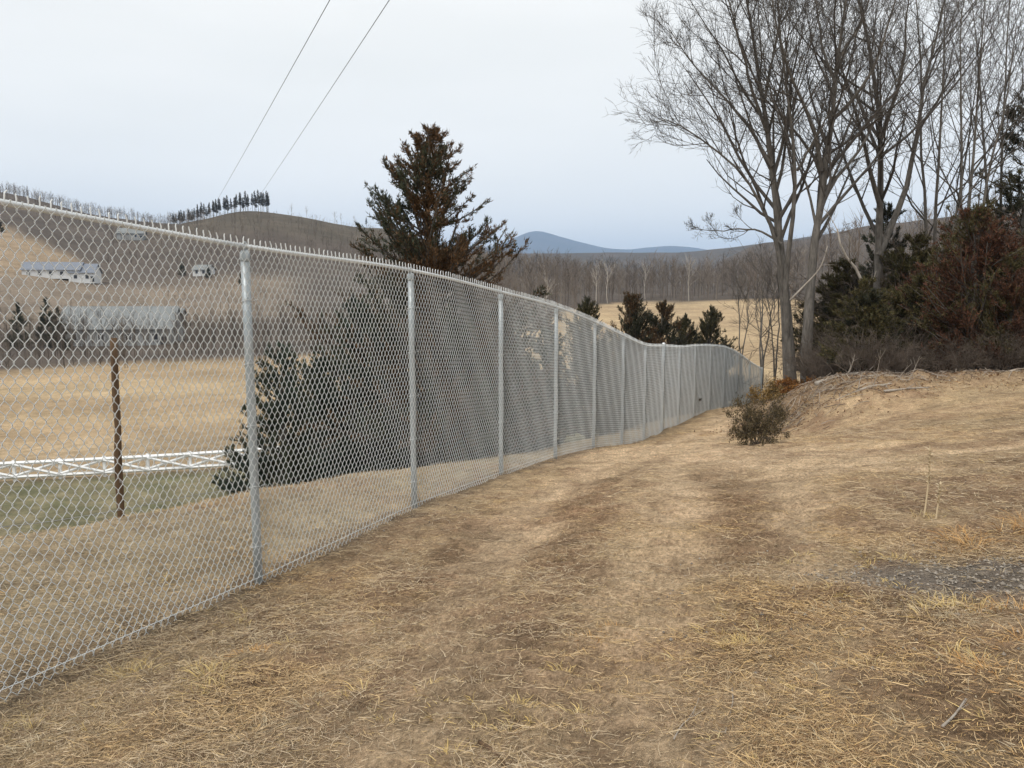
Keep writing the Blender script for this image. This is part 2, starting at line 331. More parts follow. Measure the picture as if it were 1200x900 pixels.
def wood_edge(th): return lerp(135, 325, sstep(-3, 10, th))
def ground_colour(x, y):
    c3 = lambda a: np.array(a, float)
    r = np.hypot(x, y); sf = side_of_fence(x, y)
    n1 = fbm(x * .7, y * .7, 11, 5, .6); n2 = fbm(x * 3.1, y * 3.1, 12, 5, .65); n3 = fbm(x * .2, y * .2, 13, 3)
    e = lambda m: m[..., None]
    col = lerp(c3((.325, .215, .132)), c3((.51, .37, .225)), e(sstep(.36, .62, .4 * n1 + .6 * n2)))
    col = lerp(col, c3((.45, .335, .20)), e(sstep(.52, .75, n3) * .6))
    s, d = track_masks(x, y)
    col = lerp(col, c3((.19, .112, .064)), e(d * .55))
    u_ = x * .35 + y * .937; cl_ = np.sin(u_ * 2 * np.pi / .21 + (fbm(x * 1.5, y * 1.5, 3) - .5) * 4); ln_ = np.clip(s + d + .25, 0, 1) * sstep(4.5, 2, np.abs(polydist(x, y, TRK[1]))) * sstep(.4, .6, fbm(x * .9, y * .9, 45, 3))
    col = col * (1 + .22 * e(cl_ * ln_ * sstep(24, 16, r)))
    col = lerp(col, c3((.62, .455, .295)), e(s * np.clip(-.05 + 1.75 * n2, 0, 1) * (.65 + .3 * sstep(5, 11, r))))
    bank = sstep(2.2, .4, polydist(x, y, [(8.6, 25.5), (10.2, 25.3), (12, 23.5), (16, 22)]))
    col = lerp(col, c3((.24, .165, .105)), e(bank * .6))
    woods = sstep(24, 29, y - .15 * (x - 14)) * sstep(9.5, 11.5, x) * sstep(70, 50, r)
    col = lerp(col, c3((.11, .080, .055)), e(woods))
    col = lerp(col, c3((.20, .178, .155)), e(gravel_mask(x, y) * .8))
    strip = sstep(.45, .1, np.abs(sf + .05) + (n2 - .5) * .5)
    col = lerp(col, c3((.17, .135, .10)), e(strip * .6))
    # valley side
    left = sstep(-.1, -.5, sf)
    lc = lerp(c3((.36, .28, .185)), c3((.46, .37, .24)), e(n2)); lc = lerp(lc, c3((.34, .22, .135)), e(sstep(.5, .8, n1) * .7))
    z = V[:-1, 2].reshape(x.shape) - EYE if x.shape == gx.shape else base_h(x, y) - EYE
    green = lerp(c3((.125, .125, .070)), c3((.235, .20, .125)), e(sstep(.3, .7, n1 * .6 + n2 * .4)))
    lc = lerp(lc, green, e(sstep(-3.3, -4.6, z) * sstep(-3, -6, sf)))
    fx = x * .24 - y                                        # the white fence line: beyond it the hay field
    field = lerp(c3((.42, .325, .21)), c3((.35, .262, .165)), e(sstep(.35, .65, fbm(x / 30, y / 5, 21, 3))))
    lc = lerp(lc, field, e(sstep(-54.6, -55.6, fx)))
    col = lerp(col, lc, e(left))
    far = sstep(48, 60, r)
    th = np.degrees(np.arctan2(x, y))
    fc = lerp(c3((.44, .33, .20)), c3((.37, .27, .165)), e(sstep(.3, .7, fbm(x / 45, y / 9, 22, 3))))
    wood = lerp(c3((.075, .062, .052)), c3((.125, .102, .084)), e(fbm(x / 25, y / 25, 23, 3)))
    edge = wood_edge(th) + (fbm(x / 30, y / 30, 24, 3) - .5) * 25
    edge = lerp(edge, 90, sstep(19, 25, th))
    fc = lerp(fc, wood, e(sstep(edge - 6, edge + 8, r)))
    hayhill = sstep(-27.5, -29.5, th) * sstep(330, 350, r) * sstep(478, 455, r + (th + 33) * 14)
    fc = lerp(fc, c3((.30, .225, .15)), e(hayhill))
    mid = sstep(-14, -18, th) * sstep(215, 250, r) * sstep(350, 330, r)
    fc = lerp(fc, lerp(c3((.15, .122, .098)), c3((.25, .20, .15)), e(fbm(x / 18, y / 18, 25, 3))), e(mid))
    ridge = sstep(-27, -22, th) * sstep(2, -6, th) * sstep(470, 520, r) * sstep(900, 800, r)
    fc = lerp(fc, lerp(c3((.072, .062, .047)), c3((.135, .112, .086)), e(fbm(x / 14, y / 14, 26, 4))), e(ridge))
    fr = sstep(56, 58, -fx * np.sign(1)) * 0
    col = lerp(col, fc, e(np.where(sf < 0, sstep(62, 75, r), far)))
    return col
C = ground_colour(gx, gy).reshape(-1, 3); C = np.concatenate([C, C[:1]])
def ground_mat():
    m, t, p = mat_new('dry_ground'); l = t.links.new
    a = N(t, 'ShaderNodeAttribute', attribute_name='Col'); g = N(t, 'ShaderNodeTexCoord')
    def noise(s, d=6, ro=.65, sc_=None):
        n = N(t, 'ShaderNodeTexNoise'); n.inputs['Scale'].default_value = s; n.inputs['Detail'].default_value = d; n.inputs['Roughness'].default_value = ro
        l(g.outputs['Object'], n.inputs['Vector']); return n.outputs['Fac']
    def rng(v, a0, a1, b0, b1):
        r = N(t, 'ShaderNodeMapRange'); r.inputs[1].default_value = a0; r.inputs[2].default_value = a1; r.inputs[3].default_value = b0; r.inputs[4].default_value = b1; l(v, r.inputs[0]); return r.outputs[0]
    def mul(x, y):
        q = N(t, 'ShaderNodeMath', operation='MULTIPLY'); l(x, q.inputs[0]); l(y, q.inputs[1]); return q.outputs[0]
    kf = mul(rng(noise(1.3, 14, .74), .3, .7, .58, 1.42), rng(noise(.05, 10, .82), .3, .7, .6, 1.4))
    k = mul(mul(rng(noise(34, 8, .75), .3, .7, .4, 1.55), rng(noise(9, 8, .7), .3, .7, .74, 1.26)), rng(noise(160, 3), .3, .7, .75, 1.25))
    x = N(t, 'ShaderNodeVectorMath', operation='SCALE'); l(a.outputs['Color'], x.inputs[0]); l(mul(k, kf), x.inputs['Scale'])
    l(x.outputs['Vector'], p.inputs['Base Color']); p.inputs['Roughness'].default_value = .95; p.inputs['Specular IOR Level'].default_value = .1
    b = N(t, 'ShaderNodeBump'); b.inputs['Strength'].default_value = 1.0; b.inputs['Distance'].default_value = .05
    l(noise(26, 8, .75), b.inputs['Height']); l(b.outputs['Normal'], p.inputs['Normal'])
    return m
ground = tag(obj('ground', mesh_np('ground', V, Q, Tc, C), ground_mat()), kind='structure')

# distant ridges: mounds with a crest line, each at its own distance
def mound(name, crest, Z, depth, col, z_foot=-30, rough=.02, seed=0, nx=160, ny=24):
    crest = np.array(crest, float); px = np.linspace(crest[0, 0], crest[-1, 0], nx); py = np.interp(px, crest[:, 0], crest[:, 1])
    py = np.convolve(np.pad(py, 3, 'edge'), np.ones(7) / 7, 'valid')
    top = np.array([at(a, b, Z) for a, b in zip(px, py)]); t = np.linspace(-1, 1, ny)
    w = np.cos(t * np.pi / 2) ** 1.3
    X = top[:, 0][:, None] * (1 + t[None] * depth / Z); Y = Z + t[None] * depth + 0 * X
    Hh = z_foot + (top[:, 2] - z_foot)[:, None] * w[None]
    Hh = Hh + (fbm(X / (depth * .25), Y / (depth * .25), seed, 5) - .5) * (top[:, 2] - z_foot)[:, None] * rough * 2
    ii = np.arange(nx - 1)[:, None] * ny + np.arange(ny - 1)[None]
    Qm = np.stack([ii, ii + ny, ii + ny + 1, ii + 1], -1)
    m = mat_plain(name + '_woods', col[0], .95, 0, .05, 8 / depth, col[1])
    return tag(obj(name, mesh_np(name, np.stack([X, Y, Hh], -1), Qm), m), kind='structure')
mound('mountain', [(380, 296), (470, 292), (540, 293), (575, 290), (600, 280), (622, 271), (634, 271), (650, 276), (680, 284), (710, 291), (735, 293), (760, 290), (785, 288), (812, 290), (850, 297), (920, 303), (1000, 300), (1100, 305)], 12500, 2500, ((.05, .055, .05), (.09, .08, .07)), -60, .01, 3, 300)
mound('far_ridge', [(300, 310), (450, 303), (560, 298), (640, 297), (720, 297), (800, 296), (850, 292), (905, 284), (950, 277), (1000, 270), (1100, 262), (1300, 258)], 2600, 700, ((.07, .065, .055), (.12, .10, .085)), -30, .03, 4, 240)

# ------------------------------------------------------------------ chain link fence
fence = tag(empty('chain_link_fence', (POST[3][0], POST[3][1], POST[3][2] - H_F + EYE)),
            'tall galvanised chain link fence running down the slope beside the track', 'fence')
F0 = np.array(fence.location)
PB = np.array([(x, y, z - H_F + EYE) for x, y, z in POST])    # post feet
DW, DH, WR = .0742, .1085, .0030                               # diamond width, height, wire radius
NROW = 28
def fence_pt(k, u, v):                                        # u along the bay 0..1, v height
    a, b = PB[k], PB[k + 1]
    d = unit((b - a) * np.array([1, 1, 0])); nrm = np.array([d[1], -d[0], 0])
    return a, b, nrm
def bow(k, t):                                                 # the fence line runs as a smooth curve through the post heads
    z = lambda i: PB[min(max(i, 0), len(PB) - 1), 2]
    t = np.asarray(t, float); a, b, c, d = z(k - 1), z(k), z(k + 1), z(k + 2)
    if k == 0: a = 2 * b - c
    if k == len(PB) - 2: d = 2 * c - b
    cr = .5 * (2 * b + (c - a) * t + (2 * a - 5 * b + 4 * c - d) * t ** 2 + (3 * b - a - 3 * c + d) * t ** 3)
    return cr - (b * (1 - t) + c * t)
def chain_panel(k, detail):
    a, b, nrm = fence_pt(k, 0, 0); W = np.linalg.norm((b - a)[:2]); n = 2 * int(round(W / DW)); w = W / n
    rng = RNG(100 + k)
    mb = MB(); h = DH / 2; off = .044
    rows = np.arange(2 * NROW + 1); v = -.01 + rows * h
    c = (np.arange(n) + .5) * w
    def place(U, Vv, D):
        t = U / W
        sag = .012 * np.sin(t * np.pi) * np.sin(Vv * 3 + k) + .006 * np.sin(t * 23 + Vv * 5 + k)
        pos = a + (b - a) * t[..., None]
        return pos + nrm * (off + D + sag)[..., None] + np.array([0, 0, 1.]) * (Vv + bow(k, t))[..., None] - F0
    for par in (0, 1):
        cc = c[par::2]
        sgn = np.where((rows + par) % 2 == 0, 1., -1.)
        if detail:
            U = cc[:, None, None] + (sgn * (w / 2 + .002))[None, :, None] + np.zeros((1, 1, 2))
            Vv = np.broadcast_to(v[None, :, None] + np.array([-.007, .007])[None, None], U.shape)
            d = np.where(sgn > 0, 1., -1.)[None, :, None] * np.array([-1., 1.])[None, None] * .0032 + 0 * U
            U = U.reshape(len(cc), -1); Vv = Vv.reshape(len(cc), -1); d = d.reshape(len(cc), -1)
            mb.tubes(place(U, Vv, d), WR, 3)
        else:
            U = cc[:, None] + (sgn * (w / 2 + .0012))[None]; Vv = np.broadcast_to(v[None], U.shape)
            mb.tubes(place(U, Vv, 0 * U), WR * min(1.7, max(1.1, 1.25 + .06 * (k - 5))), 3)
    # twisted barbs above the rail
    n = n // 2; U0 = np.arange(n) * 2 * w
    top = v[-1]
    jit = rng.normal(0, .006, (n, 2))
    U = np.stack([U0, U0 + .002, U0 - .003 + jit[:, 0] * .5, U0 + jit[:, 0] * 1.5], 1)
    Vv = np.stack([np.full(n, top - .004), np.full(n, top + .02), np.full(n, top + .042), top + .056 + jit[:, 1] * .7], 1)
    mb.tubes(place(U, Vv, 0 * U), np.array([[.0045, .0058, .005, .0042]]), 4)
    return mb.mesh('chain_link_mesh')
rail_r = .020
for k in range(1, len(PB) - 1):
    o = tag(obj('chain_link_mesh', chain_panel(k, 2 <= k <= 3), M['galv'], fence), kind='stuff')
    a, b = PB[k], PB[k + 1]
    up = np.array([0, 0, H_F - .035])
    t = np.linspace(0, 1, 7)[:, None]
    zc = np.array([0, 0, 1.]) * bow(k, t)
    obj('top_rail', MB().tubes(a + (b - a) * t + up + zc - F0, rail_r, 10, True).mesh('top_rail'), M['rail'], fence)
    a2, b2, nrm = fence_pt(k, 0, 0)
    obj('tension_wire', MB().tubes(a + (b - a) * t + nrm * .038 + np.array([0, 0, .07]) - F0, .003, 4).mesh('tension_wire'), M['galv'], fence)
# posts
def post_mesh(r, h):
    mb = MB(); z = np.linspace(-.3, h, 5)
    mb.tubes(np.stack([0 * z, 0 * z, z], -1), r, 14, True); return mb.mesh('line_post')
line_me, term_me = post_mesh(.038, H_F - .10), post_mesh(.058, H_F + .02)
capm = MB()
zz = np.array([H_F - .16, H_F - .155, H_F - .10, H_F - .07]); capm.tubes(np.stack([0 * zz, 0 * zz, zz], -1), np.array([[.042, .043, .043, .028]]), 14, True)
an = np.linspace(0, 2 * np.pi, 13); capm.tubes(np.stack([0 * an, .034 * np.cos(an), H_F - .035 + .034 * np.sin(an)], -1), .009, 5)
cap_me = capm.mesh('loop_cap')
domem = MB(); zz = np.array([H_F + .0, H_F + .03, H_F + .055, H_F + .075, H_F + .082]); domem.tubes(np.stack([0 * zz, 0 * zz, zz], -1), np.array([[.066, .066, .055, .032, .006]]), 14, True); dome_me = domem.mesh('dome_cap')
tiem = MB(); tiem.tubes(np.stack([.047 * np.cos(an), .047 * np.sin(an), .01 * np.sin(an * 2)], -1), .0035, 4); tiem.tubes([(.03, -.045, 0), (.07, -.058, .012), (.1, -.06, -.012)], .003, 4)
tie_me = tiem.mesh('tie_wire')
bandm = MB(); bandm.tubes(np.stack([0 * an[:2], 0 * an[:2], np.array([-.013, .013])], -1), .063, 14); bandm.box((.075, -.02, 0), (.03, .02, .026)); band_me = bandm.mesh('tension_band', False)
for k, p in enumerate(PB):
    if k == 0: continue
    term = k in (10, 17)
    d = PB[min(k + 1, len(PB) - 1)] - PB[max(k - 1, 0)]
    po = obj('terminal_post' if term else 'line_post', term_me if term else line_me, M['post'], fence)
    po.location = p - F0; po.rotation_euler.z = math.atan2(d[1], d[0]) - math.pi / 2
    if term:
        obj('dome_cap', dome_me, M['rail'], po)
    else:
        obj('loop_cap', cap_me, M['post'], po)
    if k <= 11:
        for j in range(5):
            q = obj('tension_band' if term else 'tie_wire', band_me if term else tie_me, M['rail'], po)
            q.location = (0, 0, .35 + j * .55); q.rotation_euler.z = math.radians(90)

# ------------------------------------------------------------------ dry grass, tufts, gravel on the slope
def ribbons(base, az, length, lift, width, curl, rng, col, seg=2):
    """flat curved blades: (n,3) bases -> vertices, quads"""
    n = len(base); s = np.linspace(0, 1, seg + 1)
    d = np.stack([np.cos(az), np.sin(az), 0 * az], -1); perp = np.stack([-np.sin(az), np.cos(az), 0 * az], -1)
    arc = s[None] * length[:, None]
    side = curl[:, None] * (s[None] ** 2) * length[:, None]
    z = np.sin(lift)[:, None] * arc - (np.maximum(np.sin(lift), 0) * length * .55)[:, None] * s[None] ** 2
    pts = base[:, None] + d[:, None] * (np.cos(lift)[:, None] * arc)[..., None] + perp[:, None] * side[..., None]; pts[..., 2] += z
    w = width[:, None] * np.array([1, .9, .25] if seg == 2 else [1, .5] if seg == 1 else np.linspace(1, .2, seg + 1))[None]
    tw = rng.uniform(-.9, .9, n)
    wd = perp * np.cos(tw)[:, None] + np.array([0, 0, 1.]) * np.sin(tw)[:, None]
    A = pts - wd[:, None] * w[..., None] / 2; B_ = pts + wd[:, None] * w[..., None] / 2
    V = np.stack([A, B_], 2).reshape(-1, 3)
    m = (seg + 1) * 2; i = np.arange(n)[:, None] * m + np.arange(seg)[None] * 2
    Qd = np.stack([i, i + 1, i + 3, i + 2], -1).reshape(-1, 4)
    return V, Qd, np.repeat(col, m, 0)
STRAW = np.array([(.61, .47, .305), (.55, .41, .245), (.43, .315, .195), (.67, .54, .37), (.31, .21, .13), (.59, .43, .225), (.48, .385, .27), (.23, .15, .093)])
def scatter_straw():
    rng = RNG(5); mb = MB()
    def batch(n, r0, r1, pw, th0, th1, seg, ls, ws, extra=0):
        th = np.radians(rng.uniform(th0, th1, n)); r = r0 * (r1 / r0) ** (rng.random(n) ** pw)
        x, y = r * np.sin(th), r * np.cos(th)
        sf = side_of_fence(x, y); s, d = track_masks(x, y); gv = gravel_mask(x, y)
        dens = sstep(.25, .6, fbm(x * 1.9, y * 1.9, 71, 4)) * (.35 + .65 * sstep(.3, .6, fbm(x * .45, y * .45, 72, 3)))
        keep = (dens * .85 + .24) * (1 - .72 * s) * (1 - .55 * d) * (1 - .85 * gv)
        keep = np.where(sf < 0, keep * .7 * sstep(-11, -7, sf), keep) + extra
        m = rng.random(n) < keep
        x, y, r, sf = x[m], y[m], r[m], sf[m]; n = len(x)
        b = np.stack([x, y, ground_h(x, y) + rng.uniform(0, .014, n)], -1)
        az = np.where(rng.random(n) < .35, rng.normal(.2, .6, n) + np.where(rng.random(n) < .5, np.pi, 0), rng.uniform(0, 2 * np.pi, n))
        ln = (.018 + .11 * rng.random(n) ** 2.0) * ls * (1 + .025 * r); up = rng.random(n) < .10
        lift = np.where(up, rng.uniform(.35, 1.1, n), rng.uniform(-.02, .2, n))
        wd = rng.uniform(.0012, .0029, n) * (1 + .05 * r) * ws
        ci = STRAW[rng.integers(0, len(STRAW), n)] * rng.uniform(.55, 1.12, (n, 1))
        patch = (sstep(.5, .72, fbm(x * .7, y * .7, 77, 3)) * .8)[:, None]
        ci = lerp(ci, ci * np.array([1.12, 1.0, .78]), patch)
        V, Qd, Cc = ribbons(b, az, ln, lift, wd, rng.normal(0, .45, n), rng, ci, seg)
        mb.add(V, Qd, None, Cc)
    batch(120000, 2.2, 7.5, .85, -41, 41, 1, .42, 1.15, .12)
    batch(125000, 2.2, 6.5, .9, -41, 41, 2, 1, 1)
    batch(205000, 5.5, 21, .75, -40, 40, 1, 1.0, 1.25)
    batch(50000, 18, 36, .8, 8, 40, 1, 1.1, 1.4, .15)
    return mb.mesh('dead_grass', False)
tag(obj('dead_grass', scatter_straw(), M['straw']), 'flattened tan dead grass and straw strewn over the dirt slope', 'dead grass', kind='stuff')

def tuft_mesh(seed, n, h, spread, cols, width=.0035, lean=.5):
    rng = RNG(seed); az = rng.uniform(0, 2 * np.pi, n); rr = spread * np.sqrt(rng.random(n)) * .5
    b = np.stack([rr * np.cos(az), rr * np.sin(az), np.full(n, -.02)], -1); az2 = az + rng.normal(0, .7, n)
    ln = h * rng.uniform(.45, 1.1, n); lift = np.clip(rng.normal(1.15 - lean * .6, .35, n), .1, 1.5)
    ci = np.array(cols)[rng.integers(0, len(cols), n)] * rng.uniform(.7, 1.15, (n, 1))
    V, Qd, Cc = ribbons(b, az2, ln, lift, rng.uniform(.6, 1.3, n) * width, rng.normal(0, .2, n), rng, ci, 2)
    return V, Qd, Cc
YEL = [(.62, .46, .20), (.55, .39, .15), (.50, .40, .22)]; ORG = [(.50, .27, .10), (.58, .36, .15), (.45, .30, .16)]; PALE = [(.55, .46, .31), (.47, .38, .25), (.36, .28, .18)]
def scatter_tufts():
    rng = RNG(9); mb = MB()
    spots = [(150, 790, 0, .2), (225, 800, 0, .2), (250, 805, 0, .16), (295, 770, 1, .12), (290, 728, 0, .12), (410, 825, 0, .11), (460, 845, 0, .1), (60, 880, 2, .15), (20, 862, 0, .14), (320, 850, 2, .14), (520, 828, 0, .1), (840, 745, 0, .13), (730, 800, 0, .1), (700, 745, 1, .1),
             (940, 655, 0, .12), (1130, 630, 1, .26), (1150, 640, 1, .22), (1190, 612, 1, .32), (1200, 625, 1, .3), (1110, 720, 0, .16), (1135, 712, 0, .16), (1185, 720, 1, .2), (1180, 770, 0, .17), (1195, 765, 1, .18), (1050, 780, 0, .1), (1085, 695, 2, .14), (1100, 735, 2, .14), (1040, 655, 0, .12), (1075, 660, 0, .12), (1050, 690, 0, .1), (980, 700, 0, .1),
             (1160, 800, 1, .16), (1190, 830, 1, .15), (940, 885, 0, .1), (610, 835, 0, .1), (560, 868, 0, .1), (880, 720, 0, .12), (690, 830, 0, .12), (860, 760, 0, .12), (670, 772, 0, .1)]
    for px, py, t, h in spots:
        q = G(px, py)
        for j in range(3 if t != 2 else 2):
            x, y = q + rng.normal(0, .1, 2)
            V, Qd, Cc = tuft_mesh(rng.integers(1e6), 46, h * rng.uniform(.7, 1.1), .16, (YEL, ORG, PALE)[t], .004)
            mb.add(V + np.array([x, y, float(ground_h(np.array([x]), np.array([y]))[0])]), Qd, None, Cc)
    n = 900
    th = np.radians(rng.uniform(-38, 38, n)); r = 2.4 * (26 / 2.4) ** rng.random(n); x, y = r * np.sin(th), r * np.cos(th)
    s, d = track_masks(x, y); sf = side_of_fence(x, y)
    ok = (rng.random(n) < (1 - s)) & (sf > -8) & (fbm(x * .5, y * .5, 83, 3) > .42)
    for xx, yy, zz_, sfv in zip(x[ok], y[ok], ground_h(x[ok], y[ok]), sf[ok]):
        V, Qd, Cc = tuft_mesh(rng.integers(1e6), 22, rng.uniform(.05, .13) * (1 if sfv > 0 else 1.5), .14, (YEL, PALE, PALE, PALE)[rng.integers(4)], .0042, .9)
        mb.add(V + np.array([xx, yy, zz_]), Qd, None, Cc)
    # rank grass left standing along the far side of the fence and along the bank edge
    n = 1000; t = rng.random(n) ** .7 * 13 + 2; k = t.astype(int); fr = (t - k)[:, None]
    p = PB[k] * (1 - fr) + PB[k + 1] * fr; x, y = p[:, 0] + rng.normal(-1.0, .9, n), p[:, 1] + rng.normal(.3, .4, n)
    ok = (side_of_fence(x, y) < -.15); x, y = x[ok], y[ok]
    for xx, yy, zz_ in zip(x, y, ground_h(x, y)):
        V, Qd, Cc = tuft_mesh(rng.integers(1e6), 14, rng.uniform(.07, .2), .16, PALE, .006, .6); mb.add(V + np.array([xx, yy, zz_]), Qd, None, Cc)
    n = 420; line = np.array([(8.3, 25.2), (9.8, 23.6), (11.5, 22.6), (14, 22), (18, 21.5)]); t = rng.random(n) * 3.999; k = t.astype(int); fr = (t - k)[:, None]
    p = line[k] * (1 - fr) + line[k + 1] * fr + rng.normal(0, .9, (n, 2))
    for (xx, yy), zz_ in zip(p, ground_h(p[:, 0], p[:, 1])):
        V, Qd, Cc = tuft_mesh(rng.integers(1e6), 14, rng.uniform(.08, .3), .25, PALE + ORG[1:2], .007, .9); mb.add(V + np.array([xx, yy, zz_]), Qd, None, Cc)
    return mb.mesh('grass_tufts', False)
tag(obj('grass_tufts', scatter_tufts(), M['straw']), 'small yellow and rusty dry grass tufts dotted over the slope', 'grass', kind='stuff')

ICO = None
def pebble(rng):
    v = np.array([(-1, 0, 0), (1, 0, 0), (0, -1, 0), (0, 1, 0), (0, 0, -1), (0, 0, 1)], float)
    t = np.array([(0, 2, 5), (2, 1, 5), (1, 3, 5), (3, 0, 5), (2, 0, 4), (1, 2, 4), (3, 1, 4), (0, 3, 4)])
    return v, t
def scatter_gravel():
    rng = RNG(21); mb = MB(); n = 15000
    x = GRAV[0] + rng.uniform(-2.2, 1.9, n); y = GRAV[1] + rng.uniform(-1.3, 1.3, n)
    ok = rng.random(n) < gravel_mask(x, y) * .85 + .035; x, y = x[ok], y[ok]; z = ground_h(x, y)
    m = 700; # loose stones and clods along the foot of the fence and in the lane
    t = rng.random(m) * 8 + 2; k = t.astype(int); fr = (t - k)[:, None]; p = PB[k] * (1 - fr) + PB[k + 1] * fr
    x2, y2 = p[:, 0] + rng.normal(.25, .45, m), p[:, 1] + rng.normal(0, .2, m); z2 = ground_h(x2, y2)
    x, y, z = np.concatenate([x, x2]), np.concatenate([y, y2]), np.concatenate([z, z2]); n = len(x)
    v, t = pebble(rng)
    s = (.004 + .012 * rng.random((n, 1, 1)) ** 2.5) * rng.uniform(.6, 1.3, (n, 1, 3)); a = rng.uniform(0, 6.3, n)
    W = v[None] * rng.uniform(.7, 1.2, (n, 6, 1)) * s
    X = W[..., 0] * np.cos(a)[:, None] - W[..., 1] * np.sin(a)[:, None]; Y = W[..., 0] * np.sin(a)[:, None] + W[..., 1] * np.cos(a)[:, None]
    W = np.stack([X, Y, W[..., 2]], -1) + np.stack([x, y, z + .004], -1)[:, None]
    g = rng.uniform(.12, .36, (n, 1)) * np.array([[1, .88, .74]]); g[-m:] = rng.uniform(.12, .3, (m, 1)) * np.array([[1, .82, .65]])
    mb.add(W, None, (t[None] + np.arange(n)[:, None, None] * 6), np.repeat(g, 6, 0)); return mb.mesh('gravel', False)
tag(obj('gravel', scatter_gravel(), M['stone']), 'patch of grey gravel lying in the dead grass at the right', 'gravel', kind='stuff')

# ------------------------------------------------------------------ trees
def grow(P, R, counts, rng, L, ang, t0=.25, up=.15, wig=.12, pts=4, rfac=.55, rmin=.004, t1=1.0, taper=.25, flat=1.0, lt=(1.15, .55)):
    """children of the polylines P (B,M,3): vectorised"""
    B, Mn, _ = P.shape
    par = np.repeat(np.arange(B), counts if np.ndim(counts) else np.full(B, counts)); n = len(par)
    t = t0 + (t1 - t0) * rng.random(n) ** .85
    s = t * (Mn - 1); i = np.minimum(s.astype(int), Mn - 2); fr = s - i
    o = P[par, i] * (1 - fr[:, None]) + P[par, i + 1] * fr[:, None]; r0 = R[par, i] * (1 - fr) + R[par, i + 1] * fr
    tan = unit(P[par, i + 1] - P[par, i])
    rv = rng.normal(size=(n, 3)); rv[:, 1] *= flat; perp = unit(rv - (rv * tan).sum(-1, keepdims=True) * tan)
    a = rng.uniform(ang[0], ang[1], n)[:, None]
    d = unit(tan * np.cos(a) + perp * np.sin(a))
    plen = np.linalg.norm(np.diff(P, axis=1), axis=-1).sum(1)[par]
    ln = plen * rng.uniform(L[0], L[1], n) * np.maximum(lt[0] - lt[1] * t, .12)
    out = np.empty((n, pts, 3)); out[:, 0] = o
    for k in range(1, pts):
        d = unit(d + np.array([0, 0, up]) + rng.normal(0, wig, (n, 3)))
        out[:, k] = out[:, k - 1] + d * (ln / (pts - 1))[:, None]
    rs = np.maximum(r0 * rfac * rng.uniform(.75, 1.1, n), rmin)
    rad = rs[:, None] * np.linspace(1, taper, pts)[None]
    return out, np.maximum(rad, rmin * .55)
def resample(p, n):
    p = np.asarray(p, float); d = np.concatenate([[0], np.cumsum(np.linalg.norm(np.diff(p, axis=0), axis=1))]); t = np.linspace(0, d[-1], n)
    # smooth Catmull-like by interpolating a few times
    q = np.stack([np.interp(t, d, p[:, i]) for i in range(3)], -1)
    q[1:-1] = (q[:-2] + 2 * q[1:-1] + q[2:]) / 4; return q

def make_tree(name, limbs, radii, loc, rng, nsub=(9, 7, 5, 3), rmin=.006, up=.10, L1=(.23, .48)):
    """limbs: list of polylines in world space. Returns Empty > trunk, crown."""
    root = empty(name, loc); loc = np.array(loc)
    mb = MB(); PP, RR = [], []
    for p, (ra, rb) in zip(limbs, radii):
        q = resample(np.array(p) - loc, 12); q[1:-1] += rng.normal(0, .025, q[1:-1].shape)
        r = .5 * np.geomspace(ra, rb, 12) + .5 * np.linspace(ra, rb, 12); mb.tubes(q[None], r[None], 9); PP.append(q); RR.append(r)
    obj('trunk', mb.mesh('trunk'), M['bark'], root)
    PP, RR = np.array(PP), np.array(RR)
    cr = MB()
    pl_ = np.linalg.norm(np.diff(PP, axis=1), axis=-1).sum(1); a1, r1 = grow(PP, RR, np.clip(np.round(nsub[0] * (pl_ / pl_.mean()) ** .9), 3, 30).astype(int), rng, L1, (.35, .95), .3, up, .10, 6, .6, rmin * 2); cr.tubes(a1, r1, 5)
    a2, r2 = grow(a1, r1, nsub[1], rng, (.4, .8), (.35, 1.0), .2, up, .13, 5, .6, rmin * 1.3); cr.tubes(a2, r2, 3)
    a3, r3 = grow(a2, r2, nsub[2], rng, (.4, .75), (.35, 1.0), .15, up * .8, .16, 4, .65, rmin); cr.tubes(a3, r3, 3)
    if nsub[3]:
        a4, r4 = grow(a3, r3, nsub[3], rng, (.45, .85), (.3, .9), .15, up * .5, .18, 3, .75, rmin * .8); cr.tubes(a4, r4, 3)
    tag(obj('crown', cr.mesh('crown'), M['twig'], root), kind='stuff')
    return root
def limb(px, Z0, dz): return [at(a, b, Z0 + dz * (i / max(len(px) - 1, 1))) for i, (a, b) in enumerate(px)]
rng = RNG(42)
# two big trees at the end of the track
ZA, ZB = 33.5, 32.5
ta = [limb([(926, 456), (923, 400), (918, 340), (916, 300), (911, 250), (905, 190), (898, 150), (893, 110), (886, 60), (876, 10), (868, -40)], ZA, 1.0),
      limb([(922, 405), (920, 355), (921, 312), (928, 262), (935, 210), (930, 170), (925, 130), (916, 70), (911, 0), (905, -40)], ZA, -2.0),
      limb([(920, 365), (917, 325), (912, 292), (903, 260), (885, 225), (868, 200), (850, 185), (825, 163), (800, 147), (774, 138)], ZA, -1.5),
      limb([(916, 286), (897, 272), (870, 267), (842, 271), (822, 269)], ZA, 1.5),
      limb([(905, 195), (885, 162), (866, 132), (840, 105), (815, 80), (785, 35)], ZA + .3, 2.5),
      limb([(899, 155), (882, 110), (870, 60), (856, 10), (845, -45)], ZA + .5, -2),
      limb([(894, 125), (902, 80), (914, 30), (920, -40)], ZA + .6, 2),
      limb([(934, 200), (955, 163), (975, 128), (1002, 92)], ZA - 1, -2.0),
      limb([(912, 252), (940, 225), (965, 200), (988, 178)], ZA + .3, 1.5)]
